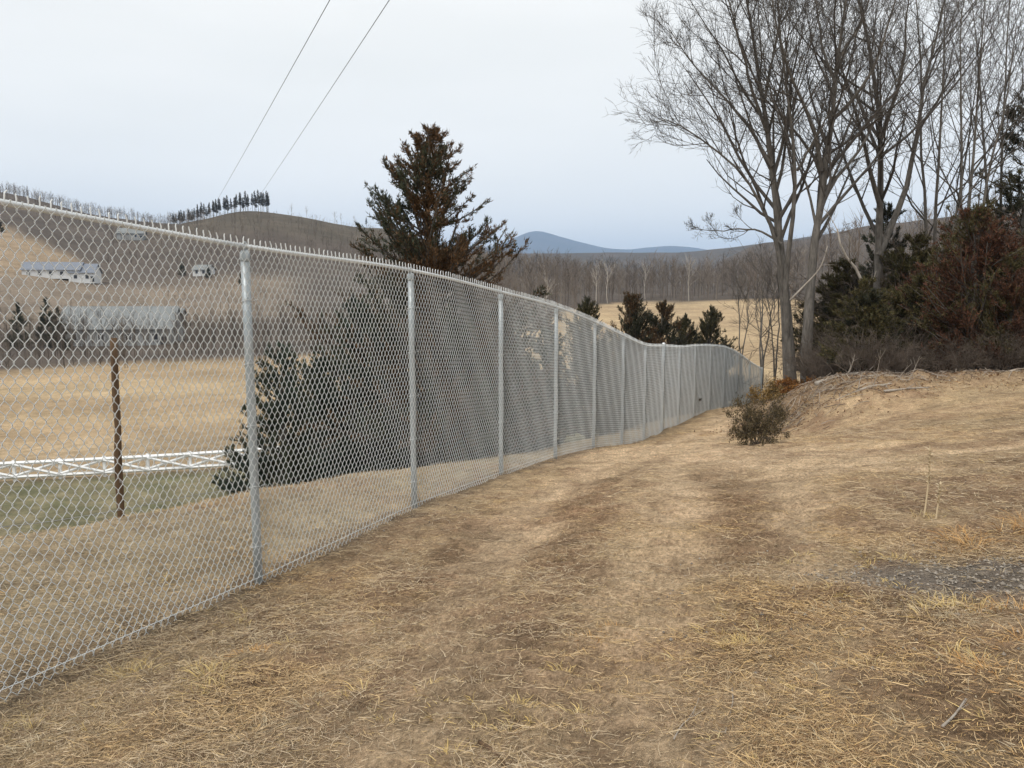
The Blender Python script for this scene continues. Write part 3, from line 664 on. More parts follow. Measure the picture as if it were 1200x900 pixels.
make_tree('bare_tree', ta, [(.31, .03), (.15, .02), (.12, .018), (.06, .012), (.09, .018), (.085, .018), (.08, .018), (.065, .014), (.05, .012)], at(926, 452, ZA), rng, (12, 7, 5, 2), .0075)
tag(bpy.data.objects['bare_tree'], 'tall bare tree just right of the fence end, long limbs arching out to the left', 'tree', 'bare trees at the end of the track')
tb = [limb([(945, 455), (944, 400), (948, 350), (955, 300), (958, 260), (963, 215), (972, 170), (978, 130), (979, 90), (984, 50), (991, 0), (997, -45)], ZB, .5),
      limb([(956, 280), (955, 252), (944, 213), (930, 180), (921, 150), (905, 110)], ZB + .2, 2),
      limb([(963, 200), (955, 150), (938, 112), (926, 86), (914, 50), (904, 0), (900, -40)], ZB + .2, -2),
      limb([(957, 265), (966, 226), (990, 195), (1013, 169), (1026, 142), (1042, 108), (1066, 70)], ZB + .2, 1.8),
      limb([(978, 138), (1000, 118), (1020, 90), (1035, 50), (1050, 0), (1058, -40)], ZB + .3, -2),
      limb([(979, 100), (965, 60), (958, 10), (950, -40)], ZB + .4, 2), limb([(982, 70), (1005, 35), (1020, -5), (1030, -45)], ZB + .4, 1)]
r_ = make_tree('bare_tree', tb, [(.28, .03), (.07, .014), (.105, .018), (.11, .018), (.085, .018), (.075, .018), (.07, .018)], at(945, 451, ZB), rng, (12, 7, 5, 2), .0075)
tag(r_, 'tall bare tree with a straight pale trunk forking high above the bank', 'tree', 'bare trees at the end of the track')
tcl = [limb([(1026, 440), (1028, 360), (1030, 293), (1031, 225), (1033, 169), (1029, 112), (1022, 70), (1010, 20), (1000, -40)], 36, .5),
       limb([(1030, 300), (1046, 262), (1061, 225), (1074, 169), (1081, 112), (1096, 50), (1112, -20)], 36, 2),
       limb([(1031, 240), (1018, 190), (1006, 140), (985, 80), (970, 20)], 36, -2), limb([(1033, 160), (1050, 115), (1060, 60), (1066, -20)], 36, -2), limb([(1078, 150), (1098, 118), (1118, 90), (1140, 62)], 37.2, -1.5)]
r_ = make_tree('bare_tree', tcl, [(.27, .04), (.17, .03), (.12, .02), (.11, .02), (.09, .02)], at(1026, 437, 36), rng, (11, 6, 5, 1), .0085)
tag(r_, 'grey bare tree rising in front of the dark cedar, right of the forked tree', 'tree', 'bare trees at the end of the track')
# slimmer trees further right, several leaning stems each
def wood_tree(px, py, Z, tips, rng, r=.14, ns=(10, 5, 4, 1)):
    limbs = []; radii = []
    for (tx, ty) in tips:
        n = 6; s = np.linspace(0, 1, n); x = px + (tx - px) * s ** 1.15 + rng.normal(0, 3, n) * s; y = py + (ty - py) * s
        limbs.append(limb(list(zip(x, y)), Z, rng.uniform(-2, 2))); radii.append((r * rng.uniform(.7, 1), .018))
    return make_tree('bare_tree', limbs, radii, at(px, py, Z), rng, ns, .009)
for px, py, Z, tips, lab in [
    (1092, 430, 37, [(1072, -30), (1108, -20), (1150, 60)], 'slim bare tree with three stems behind the rust brown cedar'),
    (1122, 425, 35, [(1160, -30), (1195, 30), (1130, 10)], 'bare multi stemmed tree leaning right above the rust brown cedar'),
    (1168, 420, 38, [(1140, 0), (1185, -30), (1240, 40)], 'bare tree at the right edge, its stems crossing before the pine')]:
    tag(wood_tree(px, py, Z, tips, rng), lab, 'tree', 'bare trees at the end of the track')
# thin saplings beside the fence end
for px, py, Z, tips, r, lab in [(868, 450, 52, [(862, 318), (876, 330)], .07, 'thin bare sapling behind the fence just left of its end'), (893, 455, 50, [(897, 300), (886, 325), (908, 320)], .09, 'thin bare sapling rising right behind the fence end'),
                             (908, 455, 47, [(902, 330), (915, 320)], .08, 'thin bare sapling between the fence end and the big trees')]:
    t_ = wood_tree(px, py, Z, tips, rng, r, (6, 4, 3, 0)); t_.name = 'bare_sapling'; tag(t_, lab, 'sapling', 'saplings at the fence end')

# ---- cedars
CED = dict(teal=[(.034, .050, .036), (.045, .062, .044), (.028, .038, .028)], green=[(.042, .049, .030), (.060, .064, .038), (.032, .037, .025)], rust=[(.105, .058, .028), (.085, .050, .026), (.06, .042, .024)], olive=[(.070, .060, .024), (.050, .048, .020), (.080, .064, .032)], red=[(.100, .044, .026), (.075, .036, .022), (.05, .03, .02)], dark=[(.026, .030, .020), (.034, .036, .023), (.044, .042, .026)])
def cedar_mesh(seed, H, Rb, nb, leaves, c1, c2, mix=.45, bot=.04, lean=0, ls=1.0, asc=(.35, .95), shape=.8, gap=.0):
    rng = RNG(seed); tr = MB()
    z = np.linspace(-.25, H * .97, 10); tp = np.stack([lean * np.maximum(z / H, 0) ** 1.5 + .05 * np.sin(z * 1.7 + seed), .05 * np.cos(z * 1.3 + seed), z], -1)
    rt = np.linspace(.022 * H + .03, .012, 10); tr.tubes(tp[None], rt[None], 8)
    n = nb; t = bot + (1 - bot) * rng.random(n) ** 1.3; az = rng.uniform(0, 2 * np.pi, n)
    lump = .8 + .36 * vnoise(az * 1.1 + seed, t * 5, seed)                   # uneven outline
    ln = Rb * np.clip(1.02 - t, 0, 1) ** shape * lump * rng.uniform(.7, 1.06, n) + .10 * rng.random(n)
    el = rng.uniform(asc[0], asc[1], n) * (.5 + .8 * t)
    o = np.stack([np.interp(t * H * .97, z, tp[:, i]) for i in range(3)], -1)
    d = np.stack([np.cos(az) * np.cos(el), np.sin(az) * np.cos(el), np.sin(el)], -1)
    pts = 5; B = np.empty((n, pts, 3)); B[:, 0] = o
    for k in range(1, pts):
        d = unit(d + np.array([0, 0, .06]) + rng.normal(0, .10, d.shape)); B[:, k] = B[:, k - 1] + d * (ln / (pts - 1))[:, None]
    R = np.maximum(.006, (.006 * ln + .006))[:, None] * np.linspace(1, .4, pts)[None] * 1.6
    br = MB(); br.tubes(B, R, 3)
    S, RS = grow(B, R, 10, rng, (.2, .46), (.35, .85), .1, .12, .13, 4, .6, .004, 1.0, lt=(1.25, 1.12)); br.tubes(S[::3], RS[::3], 3)
    S2, _r = grow(S, RS, 4, rng, (.25, .6), (.3, .75), .1, .15, .10, 3, .6, .004, lt=(1.2, 1.0)); S2 = np.concatenate([S2, S[:, [0, 1, 2]], S[:, [1, 2, 3]], B[:, [2, 3, 4]], tp[None, [7, 8, 9]] + np.zeros((3, 1, 1))])
    # foliage sprays along the finest shoots
    wl = np.linalg.norm(S2[:, -1] - S2[:, 0], axis=1); q = rng.choice(len(S2), leaves, p=wl / wl.sum()); s = rng.random(leaves) * 1.999; i = s.astype(int); fr = (s - i)[:, None]
    p = S2[q, i] * (1 - fr) + S2[q, i + 1] * fr + rng.normal(0, .022 * ls, (leaves, 3)); tg = unit(S2[q, i + 1] - S2[q, i])
    if gap:
        kk = vnoise(p[:, 2] * 1.5 + seed, np.arctan2(p[:, 1], p[:, 0]) * 1.8, seed + 5) > gap
        p, tg = p[kk], tg[kk]; leaves = len(p)
    dd = unit(tg * .9 + rng.normal(0, .42, (leaves, 3)) + np.array([0, 0, .22])); sd = unit(np.cross(dd, rng.normal(size=(leaves, 3))))
    l_ = rng.uniform(.06, .15, (leaves, 1)) * ls; w_ = rng.uniform(.010, .022, (leaves, 1)) * ls
    V = np.stack([p + sd * w_, p - sd * w_, p + dd * l_], 1)
    nz = vnoise(p[:, 0] * 1.4 + seed, p[:, 2] * 1.4 + p[:, 1], seed) + rng.normal(0, .11, leaves)
    ca = np.array(CED[c1])[rng.integers(0, 3, leaves)]; cb = np.array(CED[c2])[rng.integers(0, 3, leaves)]
    cc = np.where((nz < mix)[:, None], cb, ca) * rng.uniform(.85, 1.75, (leaves, 1))
    lf = MB(); lf.add(V, None, np.arange(leaves * 3).reshape(-1, 3), np.repeat(cc, 3, 0))
    return tr.mesh('trunk'), br.mesh('branches'), lf.mesh('foliage', False)
def place_cedar(meshes, px, py, Z, label, group=None, rz=0, sc_=1, name='cedar_tree', z=None):
    loc = at(px, py, Z)
    if 'behind the fence' in (group or ''): loc[:2] += np.array([-2.1, .8]) * (1 if Z > 26 else .8 if Z > 20 else .2)
    loc[2] = float(base_h(np.array([loc[0]]), np.array([loc[1]]))[0]) if z is None else z
    e_ = empty(name, loc, rz); e_.scale = (sc_,) * 3 if not (Z > 20 and 'behind the fence' in (group or '')) else (sc_ * .88, sc_ * .88, sc_)
    obj('trunk', meshes[0], M['bark'], e_); tag(obj('branches', meshes[1], M['twig'], e_), kind='stuff'); tag(obj('foliage', meshes[2], M['leaf'], e_), kind='stuff')
    return tag(e_, label, 'tree', group)
big = cedar_mesh(7, 8.6, 4.7, 270, 165000, 'green', 'rust', .52, .03, -.1, .80, (.25, .85), .78, .05)
place_cedar(big, 529, 555, 18.8, 'tallest cedar, dark green and rust brown, behind the fence', 'cedars behind the fence')
mid = cedar_mesh(11, 4.9, 2.3, 130, 60000, 'teal', 'green', .4, .02, .2, .85, (.3, .9), .6)
mid2 = cedar_mesh(13, 5.3, 3.2, 170, 52000, 'dark', 'rust', .5, .02, 0, .95, (.4, 1.0), .66)
mid3 = cedar_mesh(15, 5.5, 3.1, 170, 52000, 'dark', 'olive', .3, .02, 0, .95, (.35, .95), .72)
for me_, px, py, Z, s_, rz, lab in [
    (mid, 352, 570, 15.5, .72, .4, 'broad low cedar behind the fence beside the second near post, lowest of the cedars'),
    (mid, 440, 560, 17.8, .95, 2.2, 'dark cedar behind the fence tucked against the left side of the tallest cedar'),
    (mid2, 622, 545, 22.5, .98, 1.0, 'cedar hidden behind the fence mesh right of the tallest cedar'),
    (mid2, 655, 530, 27, 1.0, 3.0, 'cedar behind the fence mesh below the blue mountain'),
    (mid3, 750, 520, 31, 1.08, .5, 'pointed dark cedar, leftmost of those showing over the dip in the fence'),
    (mid2, 798, 512, 33.5, 1.12, 2.6, 'rusty cedar showing its feathery top over the fence dip, middle of the row'),
    (mid2, 826, 508, 36.5, 1.1, 4.6, 'rusty cedar with a ragged top right of the feathery one over the fence dip'),
    (mid3, 852, 505, 40, 1.05, 5.5, 'low dark cedar showing between the ragged rusty cedar and the last dark one'),
    (mid, 520, 552, 21, .95, 3.3, 'dark cedar behind the mesh directly under the tallest cedar'), (mid2, 560, 545, 24.5, .95, 4.0, 'dark cedar behind the mesh under the right side of the tallest cedar'),
    (mid, 650, 536, 25.5, 1.0, 5.0, 'bushy cedar behind the mesh where the fence top starts to drop'), (mid, 702, 522, 28.5, 1.02, .9, 'bushy cedar behind the mesh left of the pointed dark cedar'),
    (mid, 762, 515, 33.5, .85, 2.0, 'bushy dark cedar behind the mesh low beneath the feathery rusty top'), (mid, 800, 510, 36.5, .82, 3.1, 'bushy dark cedar behind the mesh at the taller terminal post'),
    (mid, 845, 505, 41, .75, 4.4, 'bushy dark cedar behind the mesh left of the last pointed cedar'), (mid, 400, 566, 18.5, .8, 5.6, 'dark cedar behind the mesh between the low broad one and the tallest'),
    (mid3, 872, 505, 47, 1.32, 1.7, 'dark pointed cedar rising behind the fence nearest its far end')]:
    place_cedar(me_, px, py, Z, lab, 'cedars behind the fence', rz, s_)
# evergreens in the thicket on the right
redc = cedar_mesh(21, 5.6, 3.5, 190, 72000, 'red', 'olive', .46, .0, 0, 1.0, (.25, 1.0), .55)
olv = cedar_mesh(23, 3.8, 2.2, 130, 50000, 'olive', 'dark', .35, .0, 0, .95, (.25, .9), .6)
drk = cedar_mesh(25, 9.0, 2.9, 130, 42000, 'dark', 'green', .5, .08, 0, 1.2, (.1, .7), .6)
pin = cedar_mesh(27, 9.6, 3.2, 130, 42000, 'olive', 'dark', .55, .1, 0, 1.15, (.1, .7), .55)
place_cedar(redc, 1135, 445, 26.5, 'large rust red cedar with a rounded top at the edge of the wood', 'thicket evergreens', .3, .98)
place_cedar(redc, 1215, 446, 27.5, 'rust brown cedar cut off by the right edge of the picture', 'thicket evergreens', 2.1, .9)
place_cedar(redc, 1078, 448, 29, 'smaller rust brown cedar left of the large rust red one', 'thicket evergreens', 4.0, .72)
place_cedar(redc, 1178, 447, 25.2, 'low rust brown cedar in front of the pine near the right edge', 'thicket evergreens', 5.2, .62)
place_cedar(olv, 1010, 455, 27, 'low yellow green cedar on the bank right of the big tree trunks', 'thicket evergreens', 0, .9)
place_cedar(olv, 1070, 450, 28, 'low olive cedar between the yellow green one and the rust red one', 'thicket evergreens', 2.5, .95)
place_cedar(olv, 975, 455, 36, 'dim olive cedar in the shade behind the big tree trunks', 'thicket evergreens', 4.2, 1.0)
place_cedar(drk, 1028, 445, 41, 'dark tall cedar seen between the bare trunks against the sky', 'thicket evergreens', 0, 1.08)
place_cedar(pin, 1186, 440, 36, 'tall olive dark pine filling the right edge above the thicket', 'thicket evergreens', 1.5, 1.3, 'pine_tree')
place_cedar(olv, 985, 446, 39, 'tall dim olive cedar right behind the forked tree trunk', 'thicket evergreens', 1.1, 1.65)
place_cedar(olv, 1062, 442, 36, 'tall dim olive cedar between the grey bare tree and the rust red cedar', 'thicket evergreens', 3.4, 1.6)
place_cedar(drk, 985, 450, 46, 'dark cedar far back between the two big trunks and the tall cedar', 'thicket evergreens', 2.9, .8)
place_cedar(pin, 1100, 445, 44, 'dark cedar deep in the wood behind the rust red cedar', 'thicket evergreens', 3.9, .85)

# ---- leafless brush
def brush_mesh(seed, h, w, stems, nsub=(6, 5), rmin=.006, lean=.5):
    rng = RNG(seed); az = rng.uniform(0, 2 * np.pi, stems); o = np.stack([rng.normal(0, w * .22, stems), rng.normal(0, w * .22, stems), np.full(stems, -.05)], -1)
    el = rng.uniform(.7, 1.5, stems); d = np.stack([np.cos(az) * np.cos(el), np.sin(az) * np.cos(el), np.sin(el)], -1); P = np.empty((stems, 6, 3)); P[:, 0] = o; ln = h * rng.uniform(.5, 1.1, stems)
    for k in range(1, 6): d = unit(d + rng.normal(0, .14, d.shape) - np.array([0, 0, lean * .16 * k / 5])); P[:, k] = P[:, k - 1] + d * (ln / 5)[:, None]
    R = rng.uniform(.007, .018, stems)[:, None] * np.linspace(1, .4, 6)[None]
    mb = MB(); mb.tubes(P, R, 4)
    a1, r1 = grow(P, R, nsub[0], rng, (.3, .6), (.4, 1.1), .2, .0, .18, 4, .6, rmin); mb.tubes(a1, r1, 3)
    a2, r2 = grow(a1, r1, nsub[1], rng, (.4, .8), (.4, 1.1), .15, .0, .2, 3, .7, rmin * .8); mb.tubes(a2, r2, 3)
    return mb, a2
br1 = brush_mesh(31, 1.9, 2.2, 70)[0].mesh('twigs'); br2 = brush_mesh(33, 2.6, 2.2, 64)[0].mesh('twigs')
def leafy(seed, h, w, stems, cols, n, ls=.05):
    mb, a = brush_mesh(seed, h, w, stems, (5, 4), .005, 1.2); rng = RNG(seed + 1)
    q = rng.integers(0, len(a), n); p = a[q, rng.integers(0, 3, n)] + rng.normal(0, .03, (n, 3)); d = unit(rng.normal(size=(n, 3))); s = unit(np.cross(d, rng.normal(size=(n, 3)))); l_ = ls * rng.uniform(.6, 1.3, (n, 1))
    V = np.stack([p, p + d * l_ * .5 + s * l_ * .33, p + d * l_, p + d * l_ * .5 - s * l_ * .33], 1)
    lf = MB(); lf.add(V, np.arange(n * 4).reshape(-1, 4), None, np.repeat(np.array(cols)[rng.integers(0, len(cols), n)] * rng.uniform(.7, 1.2, (n, 1)), 4, 0))
    return mb.mesh('twigs'), lf.mesh('leaves', False)
def put(px, py, Z):
    if not Z: g_ = G(px, py); Z = g_[1]
    l_ = at(px, py, Z); l_[2] = float(base_h(np.array([l_[0]]), np.array([l_[1]]))[0]); return l_
for me_, px, py, Z, s_, rz, lab in [
    (br1, 1060, 452, 25.0, .6, 0, 'tangle of grey leafless brush in front of the olive cedar on the bank'),
    (br2, 1115, 450, 24.6, .5, 1, 'grey leafless brush in front of the rust red cedar'),
    (br1, 1165, 448, 24.5, .65, 2, 'grey leafless brush right of the rust red cedar at the wood edge'),
    (br2, 1205, 446, 24, .5, 3, 'grey leafless brush at the right edge of the picture'),
    (br1, 1010, 458, 25.5, .75, 4, 'low leafless brush at the foot of the yellow green cedar'),
    (br2, 975, 452, 30.5, .9, 5, 'leafless brush standing right of the big tree trunks'),
    (br1, 960, 455, 31.5, .9, 2.4, 'leafless brush at the foot of the forked big tree'),
    (br2, 1050, 440, 33, 1.4, .7, 'tall leafless brush in the wood below the dark cedar'),
    (br2, 1150, 438, 32, 1.5, 1.9, 'tall leafless brush behind the rust red cedar'),
    (br2, 1000, 440, 38, 2.0, .2, 'high leafless thicket behind the hooked dead limb'), (br2, 1078, 438, 37, 2.3, 1.2, 'high leafless thicket behind the slim three stemmed tree'),
    (br2, 1110, 438, 40, 2.6, 2.2, 'highest leafless thicket between the dark cedar and the pine'), (br2, 1160, 436, 35, 2.2, 3.2, 'high leafless thicket in front of the pine'), (br2, 1205, 436, 34, 2.3, 4.2, 'high leafless thicket at the right edge'),
    (br1, 1035, 446, 27, 1.2, 5.2, 'leafless brush squeezed between the two low olive cedars'), (br1, 985, 452, 28, .8, .9, 'thin leafless brush left of the yellow green cedar'),
    (br1, 880, 470, 52, 1.3, 2.2, 'leafless brush in the hollow behind the last fence bay')]:
    e_ = empty('leafless_brush', put(px, py, Z), rz); e_.scale = (s_,) * 3; tag(obj('twigs', me_, M['darktwig'], e_), kind='stuff'); tag(e_, lab, 'brush', 'leafless brush at the wood edge')
ORL = [(.26, .115, .035), (.32, .16, .05), (.20, .085, .03)]; OCH = [(.28, .18, .06), (.22, .14, .05), (.30, .20, .09)]; DUN = [(.10, .078, .040), (.14, .105, .055), (.075, .06, .034)]
sh_o = leafy(51, .95, 1.3, 26, ORL, 5200, .07); sh_y = leafy(53, .95, 1.3, 26, OCH, 4800, .07); sh_d = leafy(55, 1.5, .55, 34, DUN, 9000, .06)
for ms, px, py, Z, s_, rz, nm, lab in [
    (sh_o, 938, 466, 30.3, 1.05, 0, 'orange_shrub', 'orange leaved shrub at the foot of the big tree trunks'), (sh_y, 912, 478, 31.0, 1.1, 1, 'ochre_shrub', 'ochre shrub just right of the fence end'), (sh_o, 965, 462, 29.5, .7, 2, 'orange_shrub', 'small reddish shrub right of the orange one beneath the trunks'),
    (sh_d, 886, 520, 0, .78, 0, 'dun_shrub', 'round dark olive shrub on the bank corner beside the track'), (sh_d, 914, 496, 0, .45, 2, 'dun_shrub', 'smaller brown shrub hanging over the cut bank right of the round one')]:
    e_ = empty(nm, put(px, py, Z), rz); e_.scale = (s_,) * 3 if ms is not sh_d else (s_ * .55, s_ * .55, s_ * .85); tag(obj('twigs', ms[0], M['darktwig'], e_), kind='stuff'); tag(obj('leaves', ms[1], M['leaf'], e_), kind='stuff'); tag(e_, lab, 'shrub')

# fallen wood
def log_obj(name, pix, Z, r, lab, twigs, mat='palewood', seed=0, dz=0, lift=.12):
    rng = RNG(seed); loc = put(*pix[0], Z); P = []
    for i, (a, b) in enumerate(pix):
        q = at(a, b, Z + dz * i / (len(pix) - 1)); q[2] = max(q[2], float(base_h(np.array([q[0]]), np.array([q[1]]))[0]) + lift * .5); P.append(q)
    q = resample(np.array(P) - loc, 9); rr = np.linspace(r, r * .35, 9); root = empty(name, loc)
    obj('stem', MB().tubes(q[None], rr[None], 8, True).mesh('stem'), M[mat], root)
    a1, r1 = grow(q[None], rr[None], twigs, rng, (.2, .5), (.4, 1.1), .3, .12, .15, 5, .6, .006); mb = MB().tubes(a1, r1, 4)
    a2, r2 = grow(a1, r1, 3, rng, (.3, .6), (.4, 1.0), .3, .1, .15, 3, .6, .005); mb.tubes(a2, r2, 3)
    tag(obj('side_branches', mb.mesh('side_branches'), M[mat], root), kind='stuff'); return tag(root, lab, 'fallen branch')
log_obj('fallen_branch', [(955, 464), (985, 457), (1010, 453), (1038, 450)], 25.2, .10, 'thick pale fallen branch lying on top of the bank', 7, seed=1)
log_obj('fallen_branch', [(968, 478), (1000, 476), (1030, 470), (1075, 466)], 22.8, .05, 'thin fallen branch lying lower on the bank face', 8, seed=2)
log_obj('fallen_branch', [(1035, 474), (1065, 466), (1090, 464)], 22, .04, 'short fallen branch on the bank right of the thin one', 6, seed=3)
log_obj('dead_snag', [(1007, 400), (1011, 345), (1012, 322), (1003, 311), (988, 302), (984, 286), (981, 268)], 30.5, .09, 'pale dead limb bent like a hook in front of the dark cedar', 4, seed=4, lift=0)
log_obj('dead_snag', [(926, 352), (945, 332), (962, 315), (970, 288)], 31, .045, 'pale dead limb slanting up beside the big tree trunks', 3, seed=5, lift=0)

def bank_debris():
    rng = RNG(91); mb = MB(); n = 900
    line = np.array([(8.6, 24.8), (9.8, 24.4), (11.2, 24.8), (13.5, 24.6), (16.5, 24), (20, 23.5)]); t = rng.random(n) * 4.999; k = t.astype(int); fr = (t - k)[:, None]
    c = line[k] * (1 - fr) + line[k + 1] * fr + rng.normal(0, 1, (n, 2)) * np.array([.9, 1.2]); a = rng.uniform(0, 6.3, n); ln = rng.uniform(.12, .75, n) ** 1.2
    P = []
    for s_ in (-.5, 0, .5):
        x, y = c[:, 0] + np.cos(a) * ln * s_, c[:, 1] + np.sin(a) * ln * s_; P.append(np.stack([x, y, ground_h(x, y) + .02 + (.1 * rng.random(n) if s_ else .05)], -1))
    g = np.array([(.30, .25, .20), (.16, .12, .09), (.40, .34, .28)])[rng.integers(0, 3, n)]
    mb.tubes(np.stack(P, 1), rng.uniform(.004, .016, (n, 1)) * np.array([[1, .9, .6]]), 3, False, g)
    m = 5000; t = rng.random(m) * 4.999; k = t.astype(int); fr = (t - k)[:, None]; c = line[k] * (1 - fr) + line[k + 1] * fr + rng.normal(0, 1, (m, 2)) * np.array([1.1, 1.6])
    p = np.stack([c[:, 0], c[:, 1], ground_h(c[:, 0], c[:, 1]) + .02], -1); d = unit(rng.normal(size=(m, 3)) * np.array([1, 1, .5])); s_ = unit(np.cross(d, rng.normal(size=(m, 3)))); l_ = rng.uniform(.03, .09, (m, 1))
    mb.add(np.stack([p + s_ * l_ * .4, p - s_ * l_ * .4, p + d * l_], 1), None, np.arange(m * 3).reshape(-1, 3), np.repeat(np.array([(.22, .13, .07), (.30, .20, .12), (.15, .095, .06)])[rng.integers(0, 3, m)], 3, 0))
    return mb.mesh('bank_litter', False)
tag(obj('bank_litter', bank_debris(), M['straw']), 'broken twigs and dead leaves strewn over the cut bank', 'litter', kind='stuff')

# ------------------------------------------------------------------ valley: far woods, single trees, buildings
def far_tree_arrays(seed, h, kind='bare', nl=16, nt=85, wid=1.0):
    rng = RNG(seed); mb = MB()
    z = np.linspace(0, h * .8, 5); tr = np.stack([np.cumsum(rng.normal(0, h * .008, 5)), np.cumsum(rng.normal(0, h * .008, 5)), z], -1)
    r = np.linspace(.011 * h, .003 * h, 5); mb.tubes(tr[None], r[None], 4)
    P = tr[None]; R = r[None]
    a1, r1 = grow(P, R, nl, rng, (.25 * wid, .5 * wid), (.35, .8), .3, .14, .1, 4, .55, .03); mb.tubes(a1, r1, 3)
    a2, r2 = grow(a1, r1, max(1, nt // nl), rng, (.35, .75), (.3, .9), .2, .12, .12, 2, .6, .02)
    # twigs as slim triangles with a little turn
    n = len(a2); d = a2[:, 1] - a2[:, 0]; s = unit(np.cross(d, rng.normal(size=(n, 3)))) * .028 * (h / 15)
    mb.add(np.stack([a2[:, 0] - s, a2[:, 0] + s, a2[:, 1]], 1), None, np.arange(n * 3).reshape(-1, 3))
    V = np.concatenate(mb.V); Qa = np.concatenate(mb.Q); Ta = np.concatenate(mb.T); return V, Qa, Ta
def pine_arrays(seed, h):
    rng = RNG(seed); mb = MB(); z = np.linspace(0, h, 4); mb.tubes(np.stack([0 * z, 0 * z, z], -1)[None], np.linspace(.012 * h, .004 * h, 4)[None], 4)
    n = 170; t = .38 + .62 * rng.random(n); az = rng.uniform(0, 6.3, n); l_ = h * .15 * (1.15 - t) / .7 * rng.uniform(.5, 1.2, n)
    p = np.stack([0 * t, 0 * t, t * h], -1); d = np.stack([np.cos(az), np.sin(az), rng.uniform(-.1, .6, n)], -1); s = unit(np.cross(d, rng.normal(size=(n, 3)))) * (h * .02)
    q = p + d * l_[:, None]; mb.add(np.stack([p, (p + q) / 2 + s, q, (p + q) / 2 - s], 1), np.arange(n * 4).reshape(-1, 4))
    return np.concatenate(mb.V), np.concatenate(mb.Q), np.zeros((0, 3), int)
def slim(seed, h, nl=9, nt=60, wid=1.0, lo=.12):
    """a far bare tree of slim crossed blades: trunk, limbs, twigs"""
    rng = RNG(seed); mb = MB()
    z = np.linspace(0, h * .9, 4); tr = np.stack([np.cumsum(rng.normal(0, h * .014, 4)), np.cumsum(rng.normal(0, h * .014, 4)), z], -1); r = np.linspace(.008 * h, .0025 * h, 4); mb.tubes(tr[None], r[None], 3)
    a1, r1 = grow(tr[None], r[None], nl, rng, (.25 * wid, .55 * wid), (.3, .8), lo, .16, .1, 2, .5, .03)
    a2, r2 = grow(np.concatenate([a1, tr[None, 1:3], tr[None, 2:4]]), np.concatenate([r1, r[None, 1:3], r[None, 2:4]]), max(1, nt // (nl + 2)), rng, (.35, .85), (.25, .9), .1, .14, .12, 2, .6, .02)
    for A, wv in ((a1, .09), (a2, .05)):
        n = len(A); d = A[:, 1] - A[:, 0]; s = unit(np.cross(d, rng.normal(size=(n, 3)))) * wv * (h / 15)
        mb.add(np.stack([A[:, 0] - s, A[:, 0] + s, A[:, 1]], 1), None, np.arange(n * 3).reshape(-1, 3))
    return np.concatenate(mb.V), np.concatenate(mb.Q), np.concatenate(mb.T)
BARE = [far_tree_arrays(200 + i, 18, nl=15, nt=90, wid=.9 + .12 * (i % 3)) for i in range(6)]
THIN = [slim(230 + i, 15, 9, 62, .9 + .1 * (i % 4), .1) for i in range(6)]
TALL = [slim(250 + i, 18, 10, 70, .9 + .1 * (i % 4), .25) for i in range(6)]
SCRUB = [slim(270 + i, 15, 6, 34, 1.3, .02) for i in range(4)]
GREYS = np.array([(.16, .132, .11), (.20, .168, .14), (.12, .10, .085), (.18, .15, .128), (.24, .205, .17)])
def woods(name, xs, ys, rng, lib, hs, label, cols=GREYS, sink=.3):
    mb = MB(); zs = base_h(xs, ys)
    for i in range(len(xs)):
        V, Qa, Ta = lib[rng.integers(len(lib))]; a = rng.uniform(0, 6.3); s = hs[i]
        W = np.stack([V[:, 0] * math.cos(a) - V[:, 1] * math.sin(a), V[:, 0] * math.sin(a) + V[:, 1] * math.cos(a), V[:, 2]], -1) * s + np.array([xs[i], ys[i], zs[i] - sink])
        mb.add(W, Qa, Ta if len(Ta) else None, cols[rng.integers(len(cols))] * rng.uniform(.75, 1.2))
    return tag(obj(name, mb.mesh(name, False), M['farwood']), label, 'woods', kind='stuff')
def polar_pts(n, t0, t1, r0, r1, rng):
    th = np.radians(rng.uniform(t0, t1, n)); r = np.sqrt(rng.uniform(r0 ** 2, r1 ** 2, n)); return r * np.sin(th), r * np.cos(th)
rng = RNG(77)
def scat(name, n, t0, t1, r0, r1, lib, h0, h1, label, cols=GREYS, cond=None):
    x, y = polar_pts(n, t0, t1, r0, r1, rng)
    if cond is not None: k = cond(np.degrees(np.arctan2(x, y)), np.hypot(x, y)); x, y = x[k], y[k]
    return woods(name, x, y, rng, lib, rng.uniform(h0, h1, n), label, cols)
scat('woods', 1250, -4, 22, 150, 600, TALL + THIN[:1], .6, 1.12, 'grey leafless wood behind the tan field under the blue mountain', cond=lambda t, r: r > wood_edge(t) + 14 + 10 * np.sin(t * 3))
scat('field_edge_scrub', 170, -2, 21, 150, 350, SCRUB, .08, .26, 'low brush along the back edge of the tan field', cond=lambda t, r: np.abs(r - wood_edge(t) - 4) < 14)
scat('hillside_woods', 1150, -42, -21, 520, 900, THIN, .4, .7, 'grey leafless wood covering the high hillside at the left', cond=lambda t, r: ~((t < -28) & (r < 545 - (t + 33) * 12)))
scat('slope_woods', 420, -30, -4, 365, 540, THIN, .4, .75, 'leafless wood on the lower slope below the hilltop pines', cond=lambda t, r: t > -27.5)
scat('meadow_scrub', 260, -33, -5, 215, 350, SCRUB, .18, .42, 'sparse brush on the rough slope between barn and houses', cond=lambda t, r: ~((np.abs(t + 29.3) < 3.2) & (r > 255)))
scat('ridge_woods', 420, 17, 34, 130, 900, TALL, .6, 1.0, 'grey leafless wood on the hill behind the big bare trees')
scat('creek_woods', 300, -38, -5, 134, 172, SCRUB, .25, .6, 'dark leafless brushwood along the far edge of the hay field', GREYS * .65)
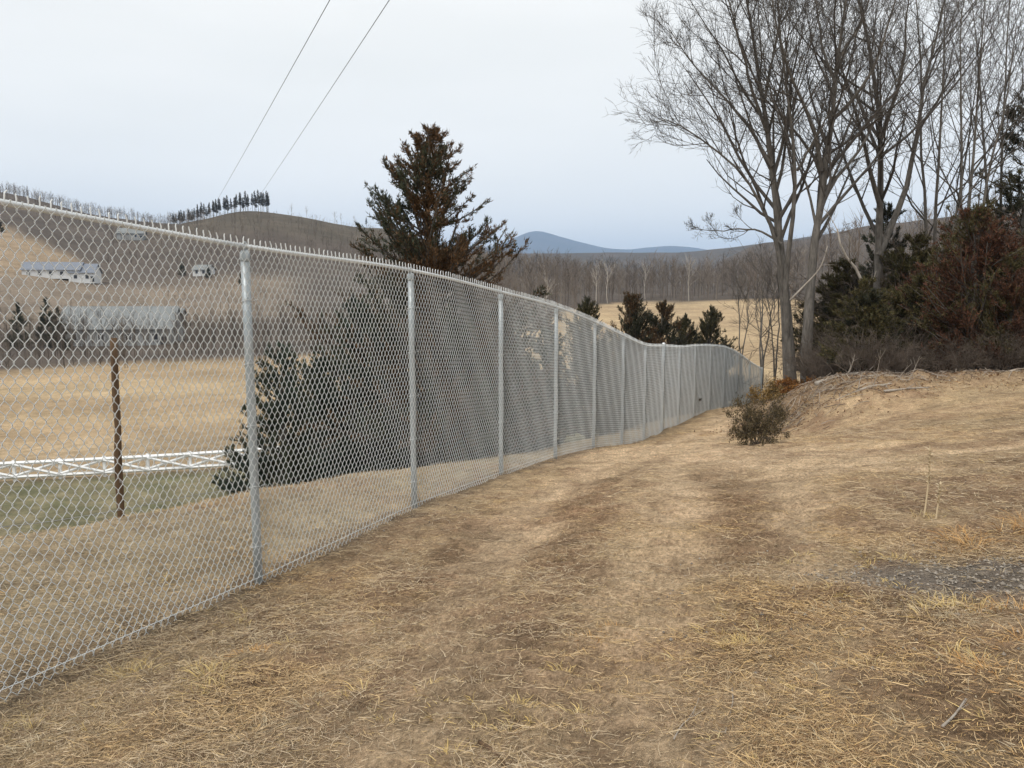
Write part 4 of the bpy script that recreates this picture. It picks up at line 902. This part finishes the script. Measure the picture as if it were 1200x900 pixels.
scat('hilltop_scrub', 620, -25, -3, 500, 700, SCRUB, .12, .3, 'low scrub on the bald hill left of the tallest cedar', np.array([(.10, .09, .06), (.14, .115, .085), (.09, .078, .06)]))
# trees one can tell apart
def far_mesh(arr, col, nm):
    V, Qa, Ta = arr; return mesh_np(nm, V, Qa, Ta if len(Ta) else None, np.broadcast_to(np.array(col), V.shape), False)
def far_put(me_, name, x, y, s, rz, lab, cat, grp):
    o = obj(name, me_, M['farwood']); o.location = (x, y, float(base_h(np.array([x]), np.array([y]))[0]) - .3); o.scale = (s, s, s); o.rotation_euler.z = rz
    return tag(o, lab, cat, grp)
bm = [far_mesh(BARE[i], GREYS[i % 5], 'bare_tree') for i in range(6)]
th = np.radians(np.linspace(-1.5, 19.5, 90) + rng.normal(0, .15, 90)); rr = wood_edge(np.degrees(th)) + rng.uniform(3, 46, 90)
for i in range(90): far_put(bm[i % 6], 'bare_tree', rr[i] * math.sin(th[i]), rr[i] * math.cos(th[i]), rng.uniform(.55, 1.08) * (.55 + .45 * rr[i] / 340), rng.uniform(0, 6), 'grey bare tree in the front row of the wood beyond the tan field', 'tree', 'front row of the far wood')
pale = [far_mesh(far_tree_arrays(260 + i, 19, nl=18, nt=90, wid=1.1), (.46, .42, .37), 'pale_sycamore') for i in range(2)]
for px, Z, s_, i, lab in [(699, 318, 1.0, 0, 'white limbed sycamore in the far wood, left of centre above the cedar tops'), (712, 322, .95, 1, 'white limbed sycamore in the far wood, close right of the first one'), (807, 320, 1.06, 1, 'white limbed sycamore with a broad crown at the back edge of the tan field'),
                         (640, 325, .85, 0, 'pale sycamore in the far wood just right of the tallest cedar'), (756, 335, .9, 1, 'pale slender sycamore midway between the white limbed ones')]:
    Z = wood_edge(math.degrees(math.atan((px - 600) / 900))) + Z - 318; q = at(px, 340, Z); s_ *= .5 + .5 * Z / 320; far_put(pale[i], 'sycamore_tree', q[0], q[1], s_, px, lab, 'tree', 'pale sycamores in the far wood')
pm = [mesh_np('ridge_pine', *pine_arrays(300 + i, 14)[:2], None, np.broadcast_to(np.array((.085, .083, .072)), (len(pine_arrays(300 + i, 14)[0]), 3)), False) for i in range(3)]
for i, px in enumerate(np.linspace(206, 319, 52)):
    q = at(px + rng.normal(0, 1.2), 340, 590 + rng.uniform(-12, 12)); far_put(pm[i % 3], 'ridge_pine', q[0], q[1], rng.uniform(.8, 1.05) * (.85 + .3 * i / 52), i, 'slender dark pine in the row along the hilltop', 'tree', 'row of pines on the hilltop')
for i, px in enumerate([345, 362, 395, 402, 418, 431]):
    q = at(px, 340, 600); far_put(bm[i % 6] if i < 5 else pm[0], 'hilltop_tree', q[0], q[1], .6, i, 'thin lone tree on the skyline of the bald hill' if i < 5 else 'small dark pine on the skyline touching the tallest cedar', 'tree', 'lone skyline trees' if i < 5 else None)
for i, px in enumerate(np.linspace(-15, 300, 34)):
    Z = 140 + rng.uniform(-8, 18); q = at(px + rng.normal(0, 3), 340, Z); far_put(bm[i % 6], 'bare_tree', q[0], q[1], rng.uniform(.35, .62), i, 'leafless tree in the line at the back of the hay field seen through the mesh', 'tree', 'tree line behind the hay field')
dkp = cedar_mesh(71, 10, 3.2, 70, 5000, 'dark', 'green', .5, .03, 0, 4.0, (.1, .7), .8)
for i, (px, Z, s_) in enumerate([(18, 165, 1.0), (52, 168, 1.1), (66, 160, .9), (5, 380, .8), (215, 330, .7), (245, 320, .6), (285, 300, .7)]):
    q = at(px, 340, Z); e_ = empty('evergreen_tree', (q[0], q[1], float(base_h(np.array([q[0]]), np.array([q[1]]))[0])), i); e_.scale = (s_,) * 3; obj('trunk', dkp[0], M['bark'], e_); obj('foliage', dkp[2], M['leaf'], e_)
    tag(e_, ['dark evergreen at the far left seen through the mesh before the barn', 'tallest dark evergreen just left of the grey barn', 'dark evergreen touching the left end of the grey barn', 'dark evergreen on the tan hill field above the white house', 'dark evergreen up the slope right of the white house', 'dark evergreen on the slope left of the nearest fence post', 'dark evergreen on the slope behind the nearest full fence post'][i], 'tree')

# ---- buildings
def gable(name, px, Z, w, d, hw, hr, rz, mwall, mroof, label, wins=0, z0=None, door=True, seam=0):
    q = at(px, 340, Z); x, y = q[0], q[1]; z = float(base_h(np.array([x]), np.array([y]))[0]) if z0 is None else z0
    e_ = empty(name, (x, y, z), rz)
    mb = MB(); mb.add([(-w/2,-d/2,-.6),(w/2,-d/2,-.6),(w/2,d/2,-.6),(-w/2,d/2,-.6),(-w/2,-d/2,hw),(w/2,-d/2,hw),(w/2,d/2,hw),(-w/2,d/2,hw),(-w/2,0,hw+hr),(w/2,0,hw+hr)],
                     [(0,1,5,4),(2,3,7,6),(0,3,2,1)], [(4,7,8),(5,9,6)]); mb.add([(-w/2,-d/2,-.6),(-w/2,d/2,-.6),(-w/2,d/2,hw),(-w/2,-d/2,hw),(w/2,-d/2,-.6),(w/2,d/2,-.6),(w/2,d/2,hw),(w/2,-d/2,hw)], [(0,3,2,1),(4,5,6,7)])
    obj('wall', mb.mesh('wall', False), M[mwall], e_)
    o_ = .5; rb = MB(); k = hr / (d / 2); th_ = .18
    for s in (-1, 1):
        a = np.array([(-w/2-o_, s*(d/2+o_), hw-o_*k+.05), (w/2+o_, s*(d/2+o_), hw-o_*k+.05), (w/2+o_, 0, hw+hr+.05), (-w/2-o_, 0, hw+hr+.05)]); b = a + np.array([0, 0, th_])
        rb.add(np.concatenate([a, b]), [(0,1,2,3),(4,7,6,5),(0,4,5,1),(1,5,6,2),(2,6,7,3),(3,7,4,0)])
    ro = obj('roof', rb.mesh('roof', False), M[mroof], e_)
    for j in range(seam):
        xx = -w/2 + w * (j + .5) / seam; a = np.array([(xx, -(d/2+o_), hw-o_*k+.05+th_+.03), (xx, 0, hw+hr+.05+th_+.03)]); obj('roof_seam', MB().tubes(a, .05, 4).mesh('roof_seam'), M[mroof], ro)
    for j in range(wins):
        xx = -w/2 + w * (j + .6) / (wins + .2); f_ = obj('window', MB().box((xx, -d/2 - .04, hw * .52), (1.5, .06, 1.7)).mesh('window', False), M['siding'], e_); obj('pane', MB().box((xx, -d/2 - .08, hw * .52), (1.15, .04, 1.35)).mesh('pane', False), M['glass'], f_)
    if door: dd = obj('door', MB().box((w * .43, -d/2 - .04, 1.05), (1.3, .08, 2.1)).mesh('door', False), M['glass'], e_)
    return tag(e_, label, 'house' if name == 'house' else 'barn' if name == 'barn' else 'shed')
gable('house', 66, 300, 20, 9, 2.9, 2.8, .2, 'siding', 'slate', 'long white house with a grey roof on the hill slope', 5)
gable('house', 101, 302, 9, 9, 3.6, 3.2, .2, 'siding', 'slate', 'tall white wing house at the right end of the long white house', 2)
gable('barn', 142, 178, 24, 12, 4.0, 4.6, .15, 'barnwall', 'metalroof', 'long grey barn with a pale metal roof behind the field trees', 4, seam=11)
gable('shed', 192, 205, 9, 6, 3.0, 1.6, .2, 'siding', 'metalroof', 'small shed with a whitish roof right of the grey barn', 1, seam=4)
gable('house', 158, 455, 14, 8, 3.5, 3.0, .2, 'barnwall', 'metalroof', 'small grey roofed house high in the hillside wood', 2)
gable('house', 240, 330, 7, 5.5, 2.3, 1.8, -.2, 'siding', 'metalroof', 'small pale roofed house on the slope left of the nearest full post', 2)

# ---- white crossbuck fence round the field
wf0 = np.array([-44., 44.3]); wf1 = np.array([-8.8, 53.2]); n_b = 15
pts = wf0 + (wf1 - wf0) * np.linspace(0, 1, n_b)[:, None]; pz = base_h(pts[:, 0], pts[:, 1])
wf = tag(empty('white_rail_fence', (pts[0, 0], pts[0, 1], pz[0])), 'white crossbuck rail fence along the near edge of the hay field', 'fence'); W0 = np.array(wf.location)
for i in range(n_b):
    p = np.array([*pts[i], pz[i]]) - W0
    obj('post', MB().box(p + (0, 0, .68), (.16, .16, 1.36)).mesh('post', False), M['white'], wf)
    if i < n_b - 1:
        q = np.array([*pts[i + 1], pz[i + 1]]) - W0
        def bar(a, b, w_, off): 
            o2 = np.array([.25, -.97, 0]) * off; P_ = np.array([a + o2, b + o2]); return MB().tubes(P_[None], np.array([[w_, w_]]), 4, True).mesh('rail', False)
        z_ = lambda h: np.array([0, 0, h])
        obj('rail', bar(p + z_(1.2), q + z_(1.2), .12, .12), M['white'], wf); obj('rail', bar(p + z_(.3), q + z_(.3), .12, .12), M['white'], wf)
        obj('brace', bar(p + z_(.36), q + z_(1.14), .09, .10), M['white'], wf); obj('brace', bar(p + z_(1.14), q + z_(.36), .09, .20), M['white'], wf)

# ---- old wooden post and its wire
b_ = put(141, 606, 9.6); top = at(133, 396, 9.6)
P_ = np.linspace(0, 1, 8)[:, None]; q = np.array([0, 0, -.3]) + P_ * (top - b_ + np.array([0, 0, .3])); q[1:-1] += RNG(3).normal(0, .003, (6, 3))
wp = tag(obj('wooden_post', MB().tubes(q[None], (.044 + .003 * RNG(4).normal(size=8))[None], 9, True).mesh('wooden_post'), M['oldwood']), 'old weathered wooden post standing alone behind the mesh at the left', 'post'); wp.location = b_
obj('staple', MB().tubes(np.array([(.05, -.05, .5), (.07, -.07, .5), (.05, -.05, .53)]), .006, 4).mesh('staple'), M['wire'], wp)
w_pts = []
for px, py, Z in [(-60, 640, 8.0), (0, 632, 8.6), (70, 621, 9.1), (141, 608, 9.5), (210, 599, 10.6), (275, 590, 11.8)]: w_pts.append(at(px, py, Z))
w_pts = resample(np.array(w_pts), 24); w_pts[:, 2] = np.maximum(w_pts[:, 2], base_h(w_pts[:, 0], w_pts[:, 1]) + .12)
tag(obj('old_fence_wire', MB().tubes(w_pts[None], np.full((1, 24), .005), 4).mesh('old_fence_wire'), M['wire']), 'single slack wire stretched low from the old wooden post', 'wire')

# ---- power lines and the pole they run to
for (n0, n1, lab) in [((370, 0), (222, 282), 'left hand power line slanting down across the sky'), ((437, 0), (268, 274), 'right hand power line slanting down across the sky')]:
    a, b = at(*n0, 30), at(*n1, 500); d = (a - b) / np.linalg.norm(a - b); s = np.linspace(0, 1, 40)[:, None]; st = a + d * 70
    P_ = st + (b - st) * s; P_[:, 2] -= 2.0 * (4 * s * (1 - s))[:, 0]
    P_[:, 2] += 0
    tag(obj('power_line', MB().tubes(P_[None], np.full((1, 40), .014), 5).mesh('power_line'), M['cable']), lab, 'power line')

# ---- sticks and a dry weed in the foreground
def stick(pix, r, lab, seed, tw=2):
    rng = RNG(seed); P_ = []
    for a, b in pix: g = G(a, b); P_.append((g[0], g[1], float(ground_h(np.array([g[0]]), np.array([g[1]]))[0]) + r * .9 + .004))
    P_ = np.array(P_); loc = P_[0].copy(); q = resample(P_ - loc, 7); rr = np.linspace(r, r * .5, 7); e_ = empty('stick', loc)
    obj('stem', MB().tubes(q[None], rr[None], 7, True).mesh('stem'), M['oldwood'] if seed % 2 else M['palewood'], e_)
    a1, r1 = grow(q[None], rr[None], tw, rng, (.25, .45), (.4, .8), .4, .05, .08, 4, .6, .002); obj('side_twigs', MB().tubes(a1, r1, 4).mesh('side_twigs'), M['oldwood'] if seed % 2 else M['palewood'], e_)
    return tag(e_, lab, 'stick')
stick([(562, 868), (575, 881), (592, 898)], .011, 'short dark stick at the bottom edge of the picture', 1)
stick([(218, 752), (232, 746), (243, 738)], .009, 'small bent twig on the ground near the foot of the fence', 3)
stick([(1104, 855), (1118, 843), (1131, 830)], .006, 'pale thin stalk lying in the lower right straw', 2)
stick([(858, 800), (860, 815), (850, 850)], .004, 'pale curved grass stalk arching over the straw, right of centre', 4, 1)
stick([(790, 862), (800, 838), (825, 826)], .004, 'pale forked stalk lying at the bottom, left of the curved one', 6, 2)
for px, py, h, lab in [(1083, 603, .62, 'tall pale dry weed standing alone on the right slope'), (1097, 605, .3, 'short dry weed right beside the tall one'), (1022, 447 + 30, .45, 'dry weed stalk standing on the bank top')]:
    g = G(px, py); e_ = empty('dry_weed', (g[0], g[1], float(ground_h(np.array([g[0]]), np.array([g[1]]))[0]))); rng = RNG(px)
    z = np.linspace(0, h, 6); st = np.stack([.02 * np.sin(z * 4), .01 * z, z], -1); obj('stem', MB().tubes(st[None], np.linspace(.008, .005, 6)[None], 5, False, np.array([[.60, .48, .31]])).mesh('stem'), M['straw'], e_)
    n = 90; t = rng.uniform(.45, 1, n); V, Qd, Cc = ribbons(np.stack([.02 * np.sin(t * h * 4), .01 * t * h, t * h], -1), rng.uniform(0, 6.3, n), rng.uniform(.02, .07, n), rng.uniform(.6, 1.4, n), np.full(n, .011), rng.normal(0, .2, n), rng, np.array(PALE)[rng.integers(0, 3, n)] * 1.2)
    obj('seed_head', MB().add(V, Qd, None, Cc).mesh('seed_head', False), M['straw'], e_)
    V, Qd, Cc = tuft_mesh(px, 50, .16, .16, YEL, .004); obj('basal_leaves', MB().add(V, Qd, None, Cc).mesh('basal_leaves', False), M['straw'], e_)
    tag(e_, lab, 'weed')

# ------------------------------------------------------------------ the air
hz = MB().box((0, 7000, 450), (34000, 20000, 1100)).mesh('haze', False)
hm = bpy.data.materials.new('haze_air'); hm.use_nodes = True; ht = hm.node_tree; ht.nodes.clear()
ho = N(ht, 'ShaderNodeOutputMaterial'); hv = N(ht, 'ShaderNodeVolumePrincipled')
hv.inputs['Color'].default_value = (.50, .70, 1.0, 1); hv.inputs['Density'].default_value = 8.0e-5; hv.inputs['Anisotropy'].default_value = 0
ht.links.new(hv.outputs['Volume'], ho.inputs['Volume'])
tag(obj('haze', hz, hm), 'thin bluish winter haze filling the valley air', 'haze', kind='stuff')
